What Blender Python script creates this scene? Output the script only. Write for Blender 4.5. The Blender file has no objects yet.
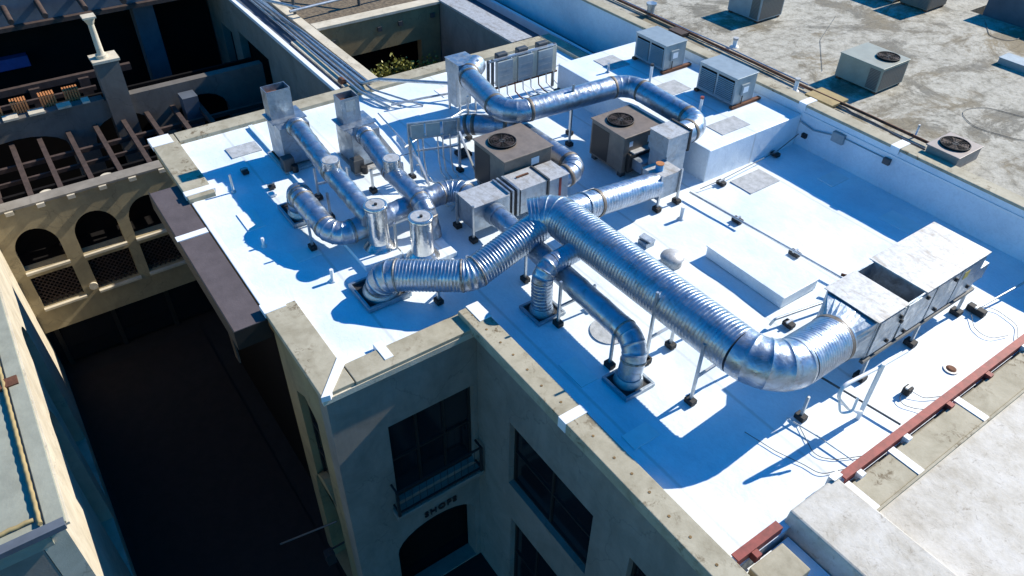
import bpy, bmesh, math, random
from mathutils import Vector, Matrix, noise
random.seed(7)
R = math.radians
S = bpy.context.scene
C = S.collection
V = Vector

# ------------------------------------------------------------------ materials
def new_mat(name):
    m = bpy.data.materials.new(name); m.use_nodes = True
    nt = m.node_tree; b = nt.nodes['Principled BSDF']
    return m, nt, b
def coords(nt, scale, obj=False):
    n = nt.nodes
    t = n.new('ShaderNodeTexCoord'); g = n.new('ShaderNodeNewGeometry'); mp = n.new('ShaderNodeMapping')
    mp.inputs['Scale'].default_value = scale if hasattr(scale, '__len__') else (scale,)*3
    nt.links.new(t.outputs['Object'] if obj else g.outputs['Position'], mp.inputs[0])
    return mp.outputs[0]
def noise_n(nt, vec, scale, detail=5, rough=.6, dist=0):
    t = nt.nodes.new('ShaderNodeTexNoise'); t.inputs['Scale'].default_value = scale
    t.inputs['Detail'].default_value = detail; t.inputs['Roughness'].default_value = rough
    t.inputs['Distortion'].default_value = dist
    nt.links.new(vec, t.inputs['Vector']); return t.outputs['Fac']
def ramp(nt, fac, stops):
    r = nt.nodes.new('ShaderNodeValToRGB'); e = r.color_ramp.elements
    while len(e) < len(stops): e.new(.5)
    for k, (p, c) in enumerate(stops):
        e[k].position = p; e[k].color = (c[0], c[1], c[2], 1) if hasattr(c, '__len__') else (c, c, c, 1)
    nt.links.new(fac, r.inputs[0]); return r.outputs[0]
def mixc(nt, fac, a, b, mode='MIX'):
    m = nt.nodes.new('ShaderNodeMix'); m.data_type = 'RGBA'; m.blend_type = mode
    for s, v in ((m.inputs[0], fac), (m.inputs[6], a), (m.inputs[7], b)):
        if hasattr(v, 'is_linked'): nt.links.new(v, s)
        elif hasattr(v, '__len__'): s.default_value = (v[0], v[1], v[2], 1)
        else: s.default_value = v
    return m.outputs[2]
def bump(nt, b, h, strength, dist=.02):
    n = nt.nodes.new('ShaderNodeBump'); n.inputs['Strength'].default_value = strength; n.inputs['Distance'].default_value = dist
    nt.links.new(h, n.inputs['Height']); nt.links.new(n.outputs[0], b.inputs['Normal'])

def simple(name, col, rough=.6, metal=0, var=.25, scale=3, col2=None, bmp=0, spec=None, stretch=(1,1,1)):
    m, nt, b = new_mat(name)
    v = coords(nt, stretch)
    f = noise_n(nt, v, scale, 6, .65)
    c2 = col2 or tuple(c*(1-var) for c in col)
    c = ramp(nt, f, [(.35, c2), (.62, col)])
    nt.links.new(c, b.inputs['Base Color'])
    b.inputs['Roughness'].default_value = rough; b.inputs['Metallic'].default_value = metal
    if spec is not None: b.inputs['Specular IOR Level'].default_value = spec
    if bmp: bump(nt, b, noise_n(nt, v, scale*8, 4), bmp)
    return m

def mat_white():
    m, nt, b = new_mat('white_membrane')
    v = coords(nt, 1)
    a = noise_n(nt, v, .7, 6, .62, .3); d = noise_n(nt, v, 5, 7, .7, .4)
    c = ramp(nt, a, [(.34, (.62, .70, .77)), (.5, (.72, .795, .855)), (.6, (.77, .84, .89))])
    sc = ramp(nt, noise_n(nt, coords(nt, (1, 2.2, 1)), 9, 8, .8, 1.5), [(.38, .90), (.55, 1)])
    c = mixc(nt, 1.0, c, sc, 'MULTIPLY')
    dirt = ramp(nt, d, [(.60, 0), (.78, 1)])
    big = ramp(nt, noise_n(nt, v, .33, 4, .5), [(.5, 0), (.68, 1)])
    k = nt.nodes.new('ShaderNodeMath'); k.operation = 'MULTIPLY'; nt.links.new(dirt, k.inputs[0]); nt.links.new(big, k.inputs[1])
    k2 = nt.nodes.new('ShaderNodeMath'); k2.operation = 'MULTIPLY'; k2.inputs[1].default_value = .65; nt.links.new(k.outputs[0], k2.inputs[0])
    c = mixc(nt, k2.outputs[0], c, (.50, .44, .36))
    # membrane lap seams every 1.9 m, running along x
    w = nt.nodes.new('ShaderNodeTexWave'); w.wave_type = 'BANDS'; w.bands_direction = 'Y'; w.inputs['Scale'].default_value = .165
    w.inputs['Distortion'].default_value = .12; w.inputs['Detail'].default_value = 3; nt.links.new(v, w.inputs['Vector'])
    s = ramp(nt, w.outputs['Fac'], [(.0, 1), (.0012, 0)])
    k3 = nt.nodes.new('ShaderNodeMath'); k3.operation = 'MULTIPLY'; k3.inputs[1].default_value = .5; nt.links.new(s, k3.inputs[0])
    c = mixc(nt, k3.outputs[0], c, (.45, .45, .43))
    nt.links.new(c, b.inputs['Base Color'])
    b.inputs['Roughness'].default_value = .42
    bump(nt, b, noise_n(nt, v, 3.5, 5, .6, .5), .22, .05)
    return m
def mat_coping(name='stained_coping', spots=True):
    m, nt, b = new_mat(name)
    v = coords(nt, 1)
    c = ramp(nt, noise_n(nt, v, 2.2, 8, .7, .3), [(.32, (.27, .24, .165)), (.6, (.40, .365, .27))])
    st = ramp(nt, noise_n(nt, v, 6.5, 7, .75, .5), [(.53, 0), (.62, 1)])
    where = ramp(nt, noise_n(nt, v, .8, 2, .5), [(.48, 0), (.6, 1)])
    k = nt.nodes.new('ShaderNodeMath'); k.operation = 'MULTIPLY'; nt.links.new(st, k.inputs[0]); nt.links.new(where, k.inputs[1])
    c = mixc(nt, k.outputs[0], c, (.12, .085, .04))
    nt.links.new(c, b.inputs['Base Color']); b.inputs['Roughness'].default_value = .75
    bump(nt, b, noise_n(nt, v, 30, 4), .2, .01)
    return m
def mat_galv(name, rough=.27, tint=(.60, .66, .72), streak=True, dirt=.35):
    m, nt, b = new_mat(name)
    v = coords(nt, 1)
    vo = nt.nodes.new('ShaderNodeTexVoronoi'); vo.inputs['Scale'].default_value = 22; nt.links.new(v, vo.inputs['Vector'])
    sp = ramp(nt, vo.outputs['Color'], [(.2, .92), (.8, 1.0)])
    base = mixc(nt, 1.0, tint, sp, 'MULTIPLY')
    d = ramp(nt, noise_n(nt, v, 4.2, 8, .78, 1.2), [(.50, 0), (.64, 1)])
    k = nt.nodes.new('ShaderNodeMath'); k.operation = 'MULTIPLY'; k.inputs[1].default_value = dirt; nt.links.new(d, k.inputs[0])
    base = mixc(nt, k.outputs[0], base, (.20, .17, .14))
    nt.links.new(base, b.inputs['Base Color']); b.inputs['Metallic'].default_value = .88
    rr = ramp(nt, noise_n(nt, v, 6, 5, .6), [(.3, rough*.75), (.7, rough*1.55)])
    nt.links.new(rr, b.inputs['Roughness'])
    bump(nt, b, noise_n(nt, v, 3.5, 5, .6), .38, .045)
    return m
def mat_panel():      # weathered galvanised sheet tops: chalky, water marked
    m, nt, b = new_mat('weathered_sheet')
    v = coords(nt, 1)
    c = ramp(nt, noise_n(nt, v, 9, 9, .8, .2), [(.36, (.33, .325, .31)), (.52, (.46, .47, .475)), (.66, (.54, .55, .56))])
    st = ramp(nt, noise_n(nt, coords(nt, (.8, 2.4, 1)), 2.3, 8, .75, .4), [(.52, 0), (.62, 1)])
    k = nt.nodes.new('ShaderNodeMath'); k.operation = 'MULTIPLY'; k.inputs[1].default_value = .6; nt.links.new(st, k.inputs[0])
    c = mixc(nt, k.outputs[0], c, (.24, .205, .16))
    nt.links.new(c, b.inputs['Base Color']); b.inputs['Metallic'].default_value = .3; b.inputs['Roughness'].default_value = .55
    bump(nt, b, noise_n(nt, v, 3, 3, .5), .15, .04)
    return m
def mat_oldroof():
    m, nt, b = new_mat('stained_old_roof')
    v = coords(nt, (1, .8, 1))
    base = ramp(nt, noise_n(nt, v, 3.2, 9, .72, .3), [(.36, (.23, .215, .17)), (.48, (.36, .34, .28)), (.60, (.44, .42, .355))])
    a = ramp(nt, noise_n(nt, v, .62, 10, .74, .5), [(.50, 0), (.565, 1)])
    c = mixc(nt, a, base, (.145, .13, .095))
    k0 = nt.nodes.new('ShaderNodeMath'); k0.operation = 'MULTIPLY'; k0.inputs[1].default_value = .8; nt.links.new(a, k0.inputs[0])
    c = mixc(nt, k0.outputs[0], base, ramp(nt, noise_n(nt, v, .35, 5, .6), [(.45, (.105, .098, .075)), (.6, (.17, .125, .055))]))
    f = ramp(nt, noise_n(nt, v, 16, 9, .85, .2), [(.38, .6), (.52, 1.0)])
    c = mixc(nt, 1.0, c, f, 'MULTIPLY')
    w = nt.nodes.new('ShaderNodeTexWave'); w.wave_type = 'BANDS'; w.bands_direction = 'X'; w.inputs['Scale'].default_value = .3
    w.inputs['Distortion'].default_value = 2.5; w.inputs['Detail'].default_value = 5; nt.links.new(v, w.inputs['Vector'])
    s_ = ramp(nt, w.outputs['Fac'], [(0, .82), (.012, 1)])
    c = mixc(nt, 1.0, c, s_, 'MULTIPLY')
    nt.links.new(c, b.inputs['Base Color']); b.inputs['Roughness'].default_value = .85
    bump(nt, b, noise_n(nt, v, 12, 6), .35, .03)
    return m
def mat_dirtywhite():
    m, nt, b = new_mat('dirty_white_roof')
    v = coords(nt, 1)
    a = noise_n(nt, v, 1.6, 9, .76, .2)
    c = ramp(nt, a, [(.33, (.36, .33, .27)), (.5, (.48, .455, .40)), (.62, (.55, .53, .485))])
    s = ramp(nt, noise_n(nt, v, 7, 9, .82, .9), [(.55, 0), (.66, 1)])
    k = nt.nodes.new('ShaderNodeMath'); k.operation = 'MULTIPLY'; k.inputs[1].default_value = .8; nt.links.new(s, k.inputs[0])
    c = mixc(nt, k.outputs[0], c, (.20, .17, .13))
    nt.links.new(c, b.inputs['Base Color']); b.inputs['Roughness'].default_value = .7
    bump(nt, b, noise_n(nt, v, 9, 5), .25, .03)
    return m
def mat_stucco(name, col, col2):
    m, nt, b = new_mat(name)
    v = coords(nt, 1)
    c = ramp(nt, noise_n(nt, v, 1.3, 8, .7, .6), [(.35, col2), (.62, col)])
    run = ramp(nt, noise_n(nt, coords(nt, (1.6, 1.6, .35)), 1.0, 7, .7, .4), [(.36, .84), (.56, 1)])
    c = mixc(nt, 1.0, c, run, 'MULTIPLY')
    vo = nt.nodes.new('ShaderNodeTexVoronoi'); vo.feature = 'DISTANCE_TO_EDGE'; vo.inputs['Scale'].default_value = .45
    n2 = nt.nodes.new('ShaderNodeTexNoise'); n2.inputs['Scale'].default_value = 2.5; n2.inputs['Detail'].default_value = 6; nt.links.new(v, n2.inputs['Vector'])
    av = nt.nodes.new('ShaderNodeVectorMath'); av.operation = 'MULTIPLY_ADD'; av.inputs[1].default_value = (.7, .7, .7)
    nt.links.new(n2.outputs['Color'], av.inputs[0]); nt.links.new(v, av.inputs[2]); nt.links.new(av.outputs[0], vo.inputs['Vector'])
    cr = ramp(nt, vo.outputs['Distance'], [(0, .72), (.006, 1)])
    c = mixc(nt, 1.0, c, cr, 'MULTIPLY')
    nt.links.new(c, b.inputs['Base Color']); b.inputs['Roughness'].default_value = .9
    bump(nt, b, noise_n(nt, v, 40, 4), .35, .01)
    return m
def mat_louver(name, col, col2, period, axis='Z', rough=.5, metal=.2):
    m, nt, b = new_mat(name)
    v = coords(nt, 1)
    w = nt.nodes.new('ShaderNodeTexWave'); w.bands_direction = axis; w.inputs['Scale'].default_value = .314/period
    nt.links.new(v, w.inputs['Vector'])
    c = ramp(nt, w.outputs['Fac'], [(.35, col2), (.55, col)])
    nt.links.new(c, b.inputs['Base Color']); b.inputs['Roughness'].default_value = rough; b.inputs['Metallic'].default_value = metal
    return m

M = dict(
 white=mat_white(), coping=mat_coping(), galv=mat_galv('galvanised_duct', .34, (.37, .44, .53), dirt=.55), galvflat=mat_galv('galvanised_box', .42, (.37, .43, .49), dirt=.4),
 sheet=mat_panel(), oldroof=mat_oldroof(), dirtywhite=mat_dirtywhite(),
 stucco=mat_stucco('tan_stucco', (.26, .235, .20), (.20, .18, .15)), stuccoy=mat_stucco('yellow_lit_stucco', (.30, .235, .12), (.22, .17, .09)),  # stuccoy: tan stucco with the yellow light on it put into the colour
 ochre=mat_stucco('ochre_arcade_stucco', (.40, .325, .19), (.29, .235, .14)), stuccow=mat_stucco('cream_stucco', (.62, .56, .44), (.50, .44, .33)),
 darkband=simple('grimy_seam_tape', (.20, .17, .14), .6, .3, .5, 8),
 brown=simple('brown_painted_steel', (.215, .175, .14), .5, .1, .25, 5), browndark=mat_louver('brown_coil_guard', (.05, .042, .036), (.015, .013, .012), .03),
 grey=simple('grey_painted_steel', (.33, .38, .40), .45, .3, .18, 4), greydark=simple('dark_grey_steel', (.09, .095, .10), .5, .4),
 beige=simple('beige_green_painted_steel', (.31, .32, .265), .5, .1, .15, 4), coil=mat_louver('grey_coil_guard', (.20, .19, .17), (.07, .065, .06), .035),
 pink=simple('pinkish_painted_steel', (.33, .28, .25), .55, .1, .2, 6),
 black=simple('black_rubber', (.018, .018, .02), .7, 0, .3, 10), void=simple('unlit_black', (.010, .009, .009), .9, 0, .2, 2, spec=.1),  # void: near-black colour painted in place of deep shade
 glass=simple('dark_window_glass', (.012, .014, .018), .12, 0, .3, 1), frame=simple('dark_window_frame', (.014, .013, .012), .6),
 steel=simple('strut_steel', (.55, .58, .60), .4, .8, .3, 8), red=simple('red_oxide_steel', (.27, .050, .040), .6, .1, .4, 7),
 rust=simple('rusty_iron', (.17, .07, .035), .8, .2, .5, 9), pvc=simple('white_pvc', (.75, .76, .76), .4, 0, .1, 4),
 wood=simple('dark_weathered_wood', (.065, .042, .035), .8, 0, .45, 6, bmp=.2), orange=simple('orange_wood_slats', (.50, .20, .07), .6, 0, .3, 8),
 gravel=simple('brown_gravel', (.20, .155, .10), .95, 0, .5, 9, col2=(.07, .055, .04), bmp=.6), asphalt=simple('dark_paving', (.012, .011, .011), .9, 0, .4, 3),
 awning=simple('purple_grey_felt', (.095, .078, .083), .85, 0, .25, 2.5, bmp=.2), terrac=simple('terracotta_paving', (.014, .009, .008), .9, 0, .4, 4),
 leaf=simple('green_leaf', (.27, .27, .05), .5, 0, .5, 9), blue=simple('shade_blue', (.10, .12, .15), .8, 0, .3, 1.5),  # blue: bluish shade put into the colour of walls, pillars and gutters
 greenroof=simple('pale_green_grey_cap', (.30, .31, .25), .8, 0, .22, 2.2, bmp=.2), mustard=simple('mustard_board', (.36, .27, .12), .8, 0, .25, 5),
 bluepaint=simple('blue_can_paint', (.05, .30, .55), .4), tape=simple('white_flashing', (.78, .80, .82), .5, 0, .08, 4),
 patch=simple('grey_walk_pad', (.44, .46, .48), .8, 0, .35, 7, col2=(.30, .32, .33), bmp=.4), mirror=mat_galv('bright_flue_steel', .16, (.68, .68, .66), dirt=.5),
 purple=simple('violet_fabric', (.10, .09, .28), .8), shadestucco=mat_stucco('shaded_stucco', (.15, .14, .125), (.11, .10, .09)), ochrebolt=simple('rust_spot', (.24, .15, .06), .9, 0, .5, 20), seam=simple('sealant_smeared_joint', (.34, .33, .31), .5, .6, .6, 14, col2=(.13, .10, .08)), rustdark=simple('grimy_fan_metal', (.055, .035, .028), .6, .4, .5, 12), yellow=simple('yellow_sticker', (.6, .45, .1), .6))  # shadestucco: tan stucco darkened in colour to stand for shade

# ------------------------------------------------------------------ mesh builder
ORG = {}
class MB:
    def __init__(s): s.v = []; s.f = []; s.sm = []
    def add(s, vs, fs, smooth=False):
        o = len(s.v); s.v += [V(p) for p in vs]
        for f in fs: s.f.append([i+o for i in f]); s.sm.append(smooth)
        return s
    def box(s, x0, x1, y0, y1, z0, z1):
        vs = [(x0,y0,z0),(x1,y0,z0),(x1,y1,z0),(x0,y1,z0),(x0,y0,z1),(x1,y0,z1),(x1,y1,z1),(x0,y1,z1)]
        return s.add(vs, [(0,3,2,1),(4,5,6,7),(0,1,5,4),(1,2,6,5),(2,3,7,6),(3,0,4,7)])
    def bar(s, a, b, w, h=None):
        a = V(a); b = V(b); h = h or w; d = (b-a).normalized()
        up = V((0,0,1)) if abs(d.z) < .95 else V((1,0,0))
        r = d.cross(up).normalized()*w/2; u = r.cross(d).normalized()*h/2
        vs = [a-r-u, a+r-u, a+r+u, a-r+u, b-r-u, b+r-u, b+r+u, b-r+u]
        return s.add(vs, [(0,1,2,3),(7,6,5,4),(0,4,5,1),(1,5,6,2),(2,6,7,3),(3,7,4,0)])
    def tube(s, pts, rad, n=12, caps=True, smooth=True):
        pts = [V(p) for p in pts]; rads = rad if hasattr(rad, '__len__') else [rad]*len(pts)
        t = (pts[1]-pts[0]).normalized()
        ref = V((0,0,1)) if abs(t.z) < .9 else V((1,0,0))
        nrm = (ref - t*ref.dot(t)).normalized()
        rings = []
        for i, p in enumerate(pts):
            if 0 < i < len(pts)-1:
                d1 = (pts[i]-pts[i-1]); d2 = (pts[i+1]-pts[i])
                d1 = d1.normalized() if d1.length > 1e-6 else t; d2 = d2.normalized() if d2.length > 1e-6 else d1
                t2 = (d1+d2).normalized(); k = 1/max(.6, d1.dot(t2))
            else:
                t2 = (pts[i]-pts[i-1]).normalized() if i else t; k = 1
            nrm = (nrm - t2*nrm.dot(t2)).normalized(); bn = t2.cross(nrm); t = t2
            rings.append([p + (nrm*math.cos(a)+bn*math.sin(a))*rads[i] for a in [2*math.pi*j/n for j in range(n)]])
        vs = [q for r_ in rings for q in r_]; fs = []
        for i in range(len(rings)-1):
            for j in range(n):
                k = (j+1) % n; fs.append((i*n+j, i*n+k, (i+1)*n+k, (i+1)*n+j))
        s.add(vs, fs, smooth)
        if caps:
            s.add(rings[0], [tuple(range(n-1, -1, -1))]); s.add(rings[-1], [tuple(range(n))])
        return s
    def cyl(s, x, y, z0, z1, r, n=24, r2=None): return s.tube([(x,y,z0),(x,y,z1)], [r, r if r2 is None else r2], n)
    def build(s, name, mat, parent=None, loc=None, bevel=0):
        me = bpy.data.meshes.new(name)
        org = ORG.get(parent.name, V((0,0,0))) if parent else (V(loc) if loc else V((0,0,0)))
        me.from_pydata([tuple(p-org) for p in s.v], [], s.f); me.update()
        for p, f in zip(me.polygons, s.sm): p.use_smooth = f
        me.materials.append(M[mat])
        o = bpy.data.objects.new(name, me); C.objects.link(o)
        if parent: o.parent = parent
        else: o.location = org
        ORG[o.name] = org
        if bevel:
            bv = o.modifiers.new('bevel', 'BEVEL'); bv.width = bevel; bv.segments = 2; bv.limit_method = 'ANGLE'
        return o
def tag(o, label=None, cat=None, group=None, kind=None):
    for k, v_ in (('label', label), ('category', cat), ('group', group), ('kind', kind)):
        if v_: o[k] = v_
    return o
def thing(name, label, cat, loc=(0,0,0), group=None):
    o = bpy.data.objects.new(name, None); C.objects.link(o); o.location = loc; o.empty_display_size = .2
    ORG[o.name] = V(loc); return tag(o, label, cat, group)
def holed(outer, holes, depth, conv):
    """wall polygon with holes (2-D outlines), extruded by depth; conv(u,v,d)->xyz"""
    bm = bmesh.new(); es = []
    for loop in [outer]+holes:
        vs = [bm.verts.new((p[0], p[1], 0)) for p in loop]
        es += [bm.edges.new((vs[i], vs[(i+1) % len(vs)])) for i in range(len(vs))]
    bmesh.ops.triangle_fill(bm, use_beauty=True, use_dissolve=False, edges=es)
    bmesh.ops.recalc_face_normals(bm, faces=bm.faces)
    ex = bmesh.ops.extrude_face_region(bm, geom=list(bm.faces))
    for g in ex['geom']:
        if isinstance(g, bmesh.types.BMVert): g.co.z = 1
    bm.verts.index_update(); bmesh.ops.recalc_face_normals(bm, faces=bm.faces)
    mb = MB(); mb.add([conv(v.co.x, v.co.y, v.co.z*depth) for v in bm.verts], [[v.index for v in f.verts] for f in bm.faces])
    bm.free(); return mb
def rect(a, b, c, d): return [(a, c), (b, c), (b, d), (a, d)]
def arch(a, b, z0, zs, zt, n=12, flat=None):
    m = (a+b)/2; r = (b-a)/2; return [(a, z0), (b, z0)] + [(m+r*math.cos(math.pi*k/n), zs+(zt-zs)*math.sin(math.pi*k/n)) for k in range(n+1)]

# ------------------------------------------------------------------ ducts
def pieces(pts, rf):
    pts = [V(p) for p in pts]; out = []; cur = pts[0]
    for i in range(1, len(pts)-1):
        a = (pts[i]-pts[i-1]).normalized(); b = (pts[i+1]-pts[i]).normalized()
        ang = a.angle(b); r = rf[i-1] if hasattr(rf, '__len__') else rf
        if ang < .08: out.append(('run', [cur, pts[i]])); cur = pts[i]; continue
        t = min(r*math.tan(ang/2), (pts[i]-pts[i-1]).length*.6, (pts[i+1]-pts[i]).length*.6); r = t/math.tan(ang/2)
        p0 = pts[i]-a*t; p1 = pts[i]+b*t
        c = p0 + (b-a*a.dot(b)).normalized()*r
        ax = a.cross(b).normalized(); arc = []
        m = max(3, int(ang/R(11)))
        for k in range(m+1):
            arc.append(c + Matrix.Rotation(ang*k/m, 3, ax) @ (p0-c))
        if (p0-cur).length > .02: out.append(('run', [cur, p0]))
        out.append(('elbow', arc)); cur = p1
    if (pts[-1]-cur).length > .02: out.append(('run', [cur, pts[-1]]))
    return out
def duct(root, pts, rad, rf, pitch=.11, rib=.012, n=36, bands=True, caps=True):
    ps = pieces(pts, rf)
    for kind, pl in ps:
        mb = MB(); path = []; rr = []
        if kind == 'run':
            L = (pl[1]-pl[0]).length; d = (pl[1]-pl[0])/L; x = 0; k = 0
            while x < L-.001:
                for off, dr in ((0,0), (pitch*.60,-.0), (pitch*.72,rib), (pitch*.86,rib), (pitch*.98, 0)):
                    if x+off < L: path.append(pl[0]+d*(x+off)); rr.append(rad+dr)
                x += pitch
            path.append(pl[1]); rr.append(rad)
            mb.tube(path, rr, n, caps); mb.build('duct_run', 'galv', root)
        else:
            # gored elbow: a ridge at every second sample
            for k, p in enumerate(pl):
                path.append(p); rr.append(rad)
                if k < len(pl)-1:
                    q = pl[k+1]; d = q-p
                    if k % 2 == 1 or len(pl) < 6:
                        for f, dr in ((.42, 0), (.47, rib*1.3), (.53, rib*1.3), (.58, 0)): path.append(p+d*f); rr.append(rad+dr)
            mb.tube(path, rr, n, caps); mb.build('elbow', 'galv', root)
            if bands:
                for e, o_ in ((0, 1), (-1, -2)):
                    d = (pl[o_]-pl[e]).normalized(); c = pl[e]-d*.02
                    wb = .045 if BAND[0] == 'darkband' else .02; MB().tube([c-d*wb, c-d*(wb-.004), c+d*(wb-.004), c+d*wb], [rad+.001, rad+rib+.005, rad+rib+.005, rad+.001], n).build('joint_band', BAND[0], root)
BAND = ['seam']
def curb(root, x0, x1, y0, y1, h=.09, cx=None, cy=None, r=.3):
    t = .05
    m = MB().box(x0, x1, y0, y0+t, .0, h).box(x0, x1, y1-t, y1, .0, h).box(x0, x0+t, y0+t, y1-t, .0, h).box(x1-t, x1, y0+t, y1-t, .0, h)
    m.build('curb_rim', 'galvflat', root, bevel=.006)
    MB().box(x0+t, x1-t, y0+t, y1-t, .004, h*.45).build('pitch_pan', 'black', root)
    if cx is not None: MB().tube([(cx,cy,h*.45),(cx,cy,h+.03),(cx,cy,h+.10)], [r*1.22, r*1.16, r*1.01], 36).build('storm_collar', 'galvflat', root)
def post_part(root, x, y, h, z0=0, w=.042):
    MB().box(x-w/2, x+w/2, y-w/2, y+w/2, z0+.06, h).build('post', 'steel', root)
    MB().box(x-.085, x+.085, y-.065, y+.065, z0+.004, z0+.10).build('rubber_foot', 'black', root, bevel=.012)
def stand(label, a, ha, b=None, hb=None, bar=None, z0=0, group='duct stands on the white roof'):
    t = thing('duct_stand', label, 'duct stand', (a[0], a[1], z0), group)
    post_part(t, a[0], a[1], ha, z0)
    if b:
        post_part(t, b[0], b[1], hb, z0)
        if bar: MB().bar((a[0], a[1], bar), (b[0], b[1], bar), .04).build('crossbar', 'steel', t)
    return t

# ================================================================== SETTING
XE = 8.0
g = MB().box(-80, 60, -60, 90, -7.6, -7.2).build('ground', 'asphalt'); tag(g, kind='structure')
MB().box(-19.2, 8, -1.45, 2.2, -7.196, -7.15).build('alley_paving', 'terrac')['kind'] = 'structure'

# --- main building
mb_ = thing('stucco_building', 'tan stucco building carrying the white roof full of silver ducts', 'building', (-8.1, 2.3, -7.2))
# walls (outer skins with window openings)
win_front = rect(3.27, 5.03, -3.62, -1.39); arch_front = arch(3.35, 4.95, -7.19, -5.15, -4.72)
f = holed(rect(2.30, 5.12, -7.2, -.03), [rect(3.27, 5.03, -3.62, -1.39), arch(3.12, 5.0, -7.15, -5.35, -4.74)], -.35, lambda u, v, d: (-8.10+d, u, v))
f.build('front_wall', 'stucco', mb_)
f = holed(rect(-7.95, 6.0, -7.2, -.03), [rect(-7.06, -4.76, -3.25, -1.48), rect(-6.95, -4.76, -6.9, -4.30), rect(-3.9, -1.6, -3.25, -1.48)], .35, lambda u, v, d: (u, 5.12+d, v))
f.build('front_wall', 'stucco', mb_)
f = holed(rect(-10.35, -8.45, -7.2, -.03), [arch(-9.75, -8.85, -3.9, -1.35, -1.10, 2), arch(-9.95, -8.85, -7.15, -4.5, -3.65)], .35, lambda u, v, d: (u, 2.30+d, v))
f.build('side_wall', 'stuccoy', mb_)
MB().box(-8.448, -7.95, 5.125, 5.47, -7.2, -.03).build('corner_pier', 'stucco', mb_)
MB().box(-17.55, -17.2, 2.65, 13.6, -7.2, -.03).build('rear_wall', 'stucco', mb_)
# near-black panels standing in for unlit rooms behind the openings
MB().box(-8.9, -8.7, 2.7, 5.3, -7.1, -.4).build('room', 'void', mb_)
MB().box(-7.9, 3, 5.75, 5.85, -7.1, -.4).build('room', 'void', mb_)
MB().box(-10.3, -8.75, 2.80, 2.9, -7.1, -.4).build('room', 'void', mb_); MB().box(-17.5, -10.36, 2.70, 2.9, -7.2, -.4).build('loggia_wall', 'void', mb_); MB().box(-17.55, -10.36, 2.3, 2.9, -.39, -.03).build('loggia_lintel', 'stuccoy', mb_)  # loggia wall near-black in place of the shade inside the loggia
def window(root, conv, a, b, z0, z1, nx=2, nz=1, glass='glass', dep=.12):
    w = MB(); t = .05
    fr = holed(rect(a, b, z0, z1), [rect(a+t+(b-a-t)/nx*i, a+(b-a-t)/nx*(i+1), z0+t+(z1-z0-t)/nz*j, z0+(z1-z0-t)/nz*(j+1)) for i in range(nx) for j in range(nz)], .05, lambda u, v, d: conv(u, v, dep+d))
    fo = fr.build('window', 'frame', root)
    p = [conv(a+.02, z0+.02, dep+.03), conv(b-.02, z0+.02, dep+.03), conv(b-.02, z1-.02, dep+.03), conv(a+.02, z1-.02, dep+.03)]
    q = [conv(a+.02, z0+.02, dep+.04), conv(b-.02, z0+.02, dep+.04), conv(b-.02, z1-.02, dep+.04), conv(a+.02, z1-.02, dep+.04)]
    gl = MB().add(p+q, [(0,1,2,3),(7,6,5,4),(0,4,5,1),(1,5,6,2),(2,6,7,3),(3,7,4,0)]).build('pane', glass, fo)
    return fo
cf = lambda u, v, d: (-8.10-d, u, v)
cs = lambda u, v, d: (u, 5.12+d, v)
window(mb_, cf, 3.27, 5.03, -3.62, -1.39, 3, 2)
window(mb_, cs, -7.06, -4.76, -3.25, -1.48, 2, 2); window(mb_, cs, -6.95, -4.76, -6.9, -4.30, 3, 2); window(mb_, cs, -3.9, -1.6, -3.25, -1.48, 3, 3)
window(mb_, lambda u, v, d: (u, 2.30+d, v), -9.70, -8.90, -3.85, -1.42, 2, 3)
# cornice under the coping (front)
MB().box(-8.10, -8.02, 2.24, 5.05, -.10, .015).build('cornice', 'stuccow', mb_)
MB().box(-8.0, 3, 5.02, 5.12, -.10, .015).build('cornice', 'stuccow', mb_)
# coping stones
CP = dict(h=.07)
def cop(x0, x1, y0, y1, z0=-.03, h=.125, mat='coping'): return MB().box(x0, x1, y0, y1, z0, z0+h).build('coping', mat, mb_, bevel=.012)
cop(-10.42, -8.05, 2.24, 2.80)
cop(-17.62, -14.62, 2.24, 2.80)
cop(-14.60, -10.44, 2.27, 2.36, -.03, .035, 'tape')
cop(-8.50, -8.03, 2.82, 5.10)
cop(-8.45, 3, 4.97, 5.37, -.028, .23)
cop(-17.64, -17.18, 2.82, 13.55)
cop(-17.64, -14.6, 13.57, 13.95)
# white flashing laps over the coping joints
def lap(x0, x1, y0, y1, z=.098, rot=0): return MB().box(x0, x1, y0, y1, .0, z+.012).build('flashing_lap', 'tape', mb_, bevel=.004)
lap(-10.62, -10.35, 2.222, 2.62); lap(-14.95, -14.75, 2.222, 2.85); lap(-17.66, -17.2, 2.222, 2.7)
lap(-8.47, -8.01, 5.14, 5.39, .203); lap(-5.60, -5.42, 4.955, 5.385, .203); lap(-8.64, -8.2, 3.42, 3.58)
MB().add([(-8.75,2.86,.0),(-8.60,2.95,.0),(-7.99,2.36,.0),(-8.02,2.22,.0),(-8.75,2.86,.113),(-8.60,2.95,.113),(-7.99,2.36,.113),(-8.02,2.22,.113)], [(0,3,2,1),(4,5,6,7),(0,1,5,4),(1,2,6,5),(2,3,7,6),(3,0,4,7)]).build('flashing_lap', 'tape', mb_)
for k in range(16):
    x = -8.2+k*.40+random.uniform(-.05, .05)
    if abs(x+5.51) > .15: MB().cyl(x, 5.15+random.uniform(-.03, .03), .2, .208, .022, 8).build('rust_bolt', 'ochrebolt', mb_)
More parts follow.
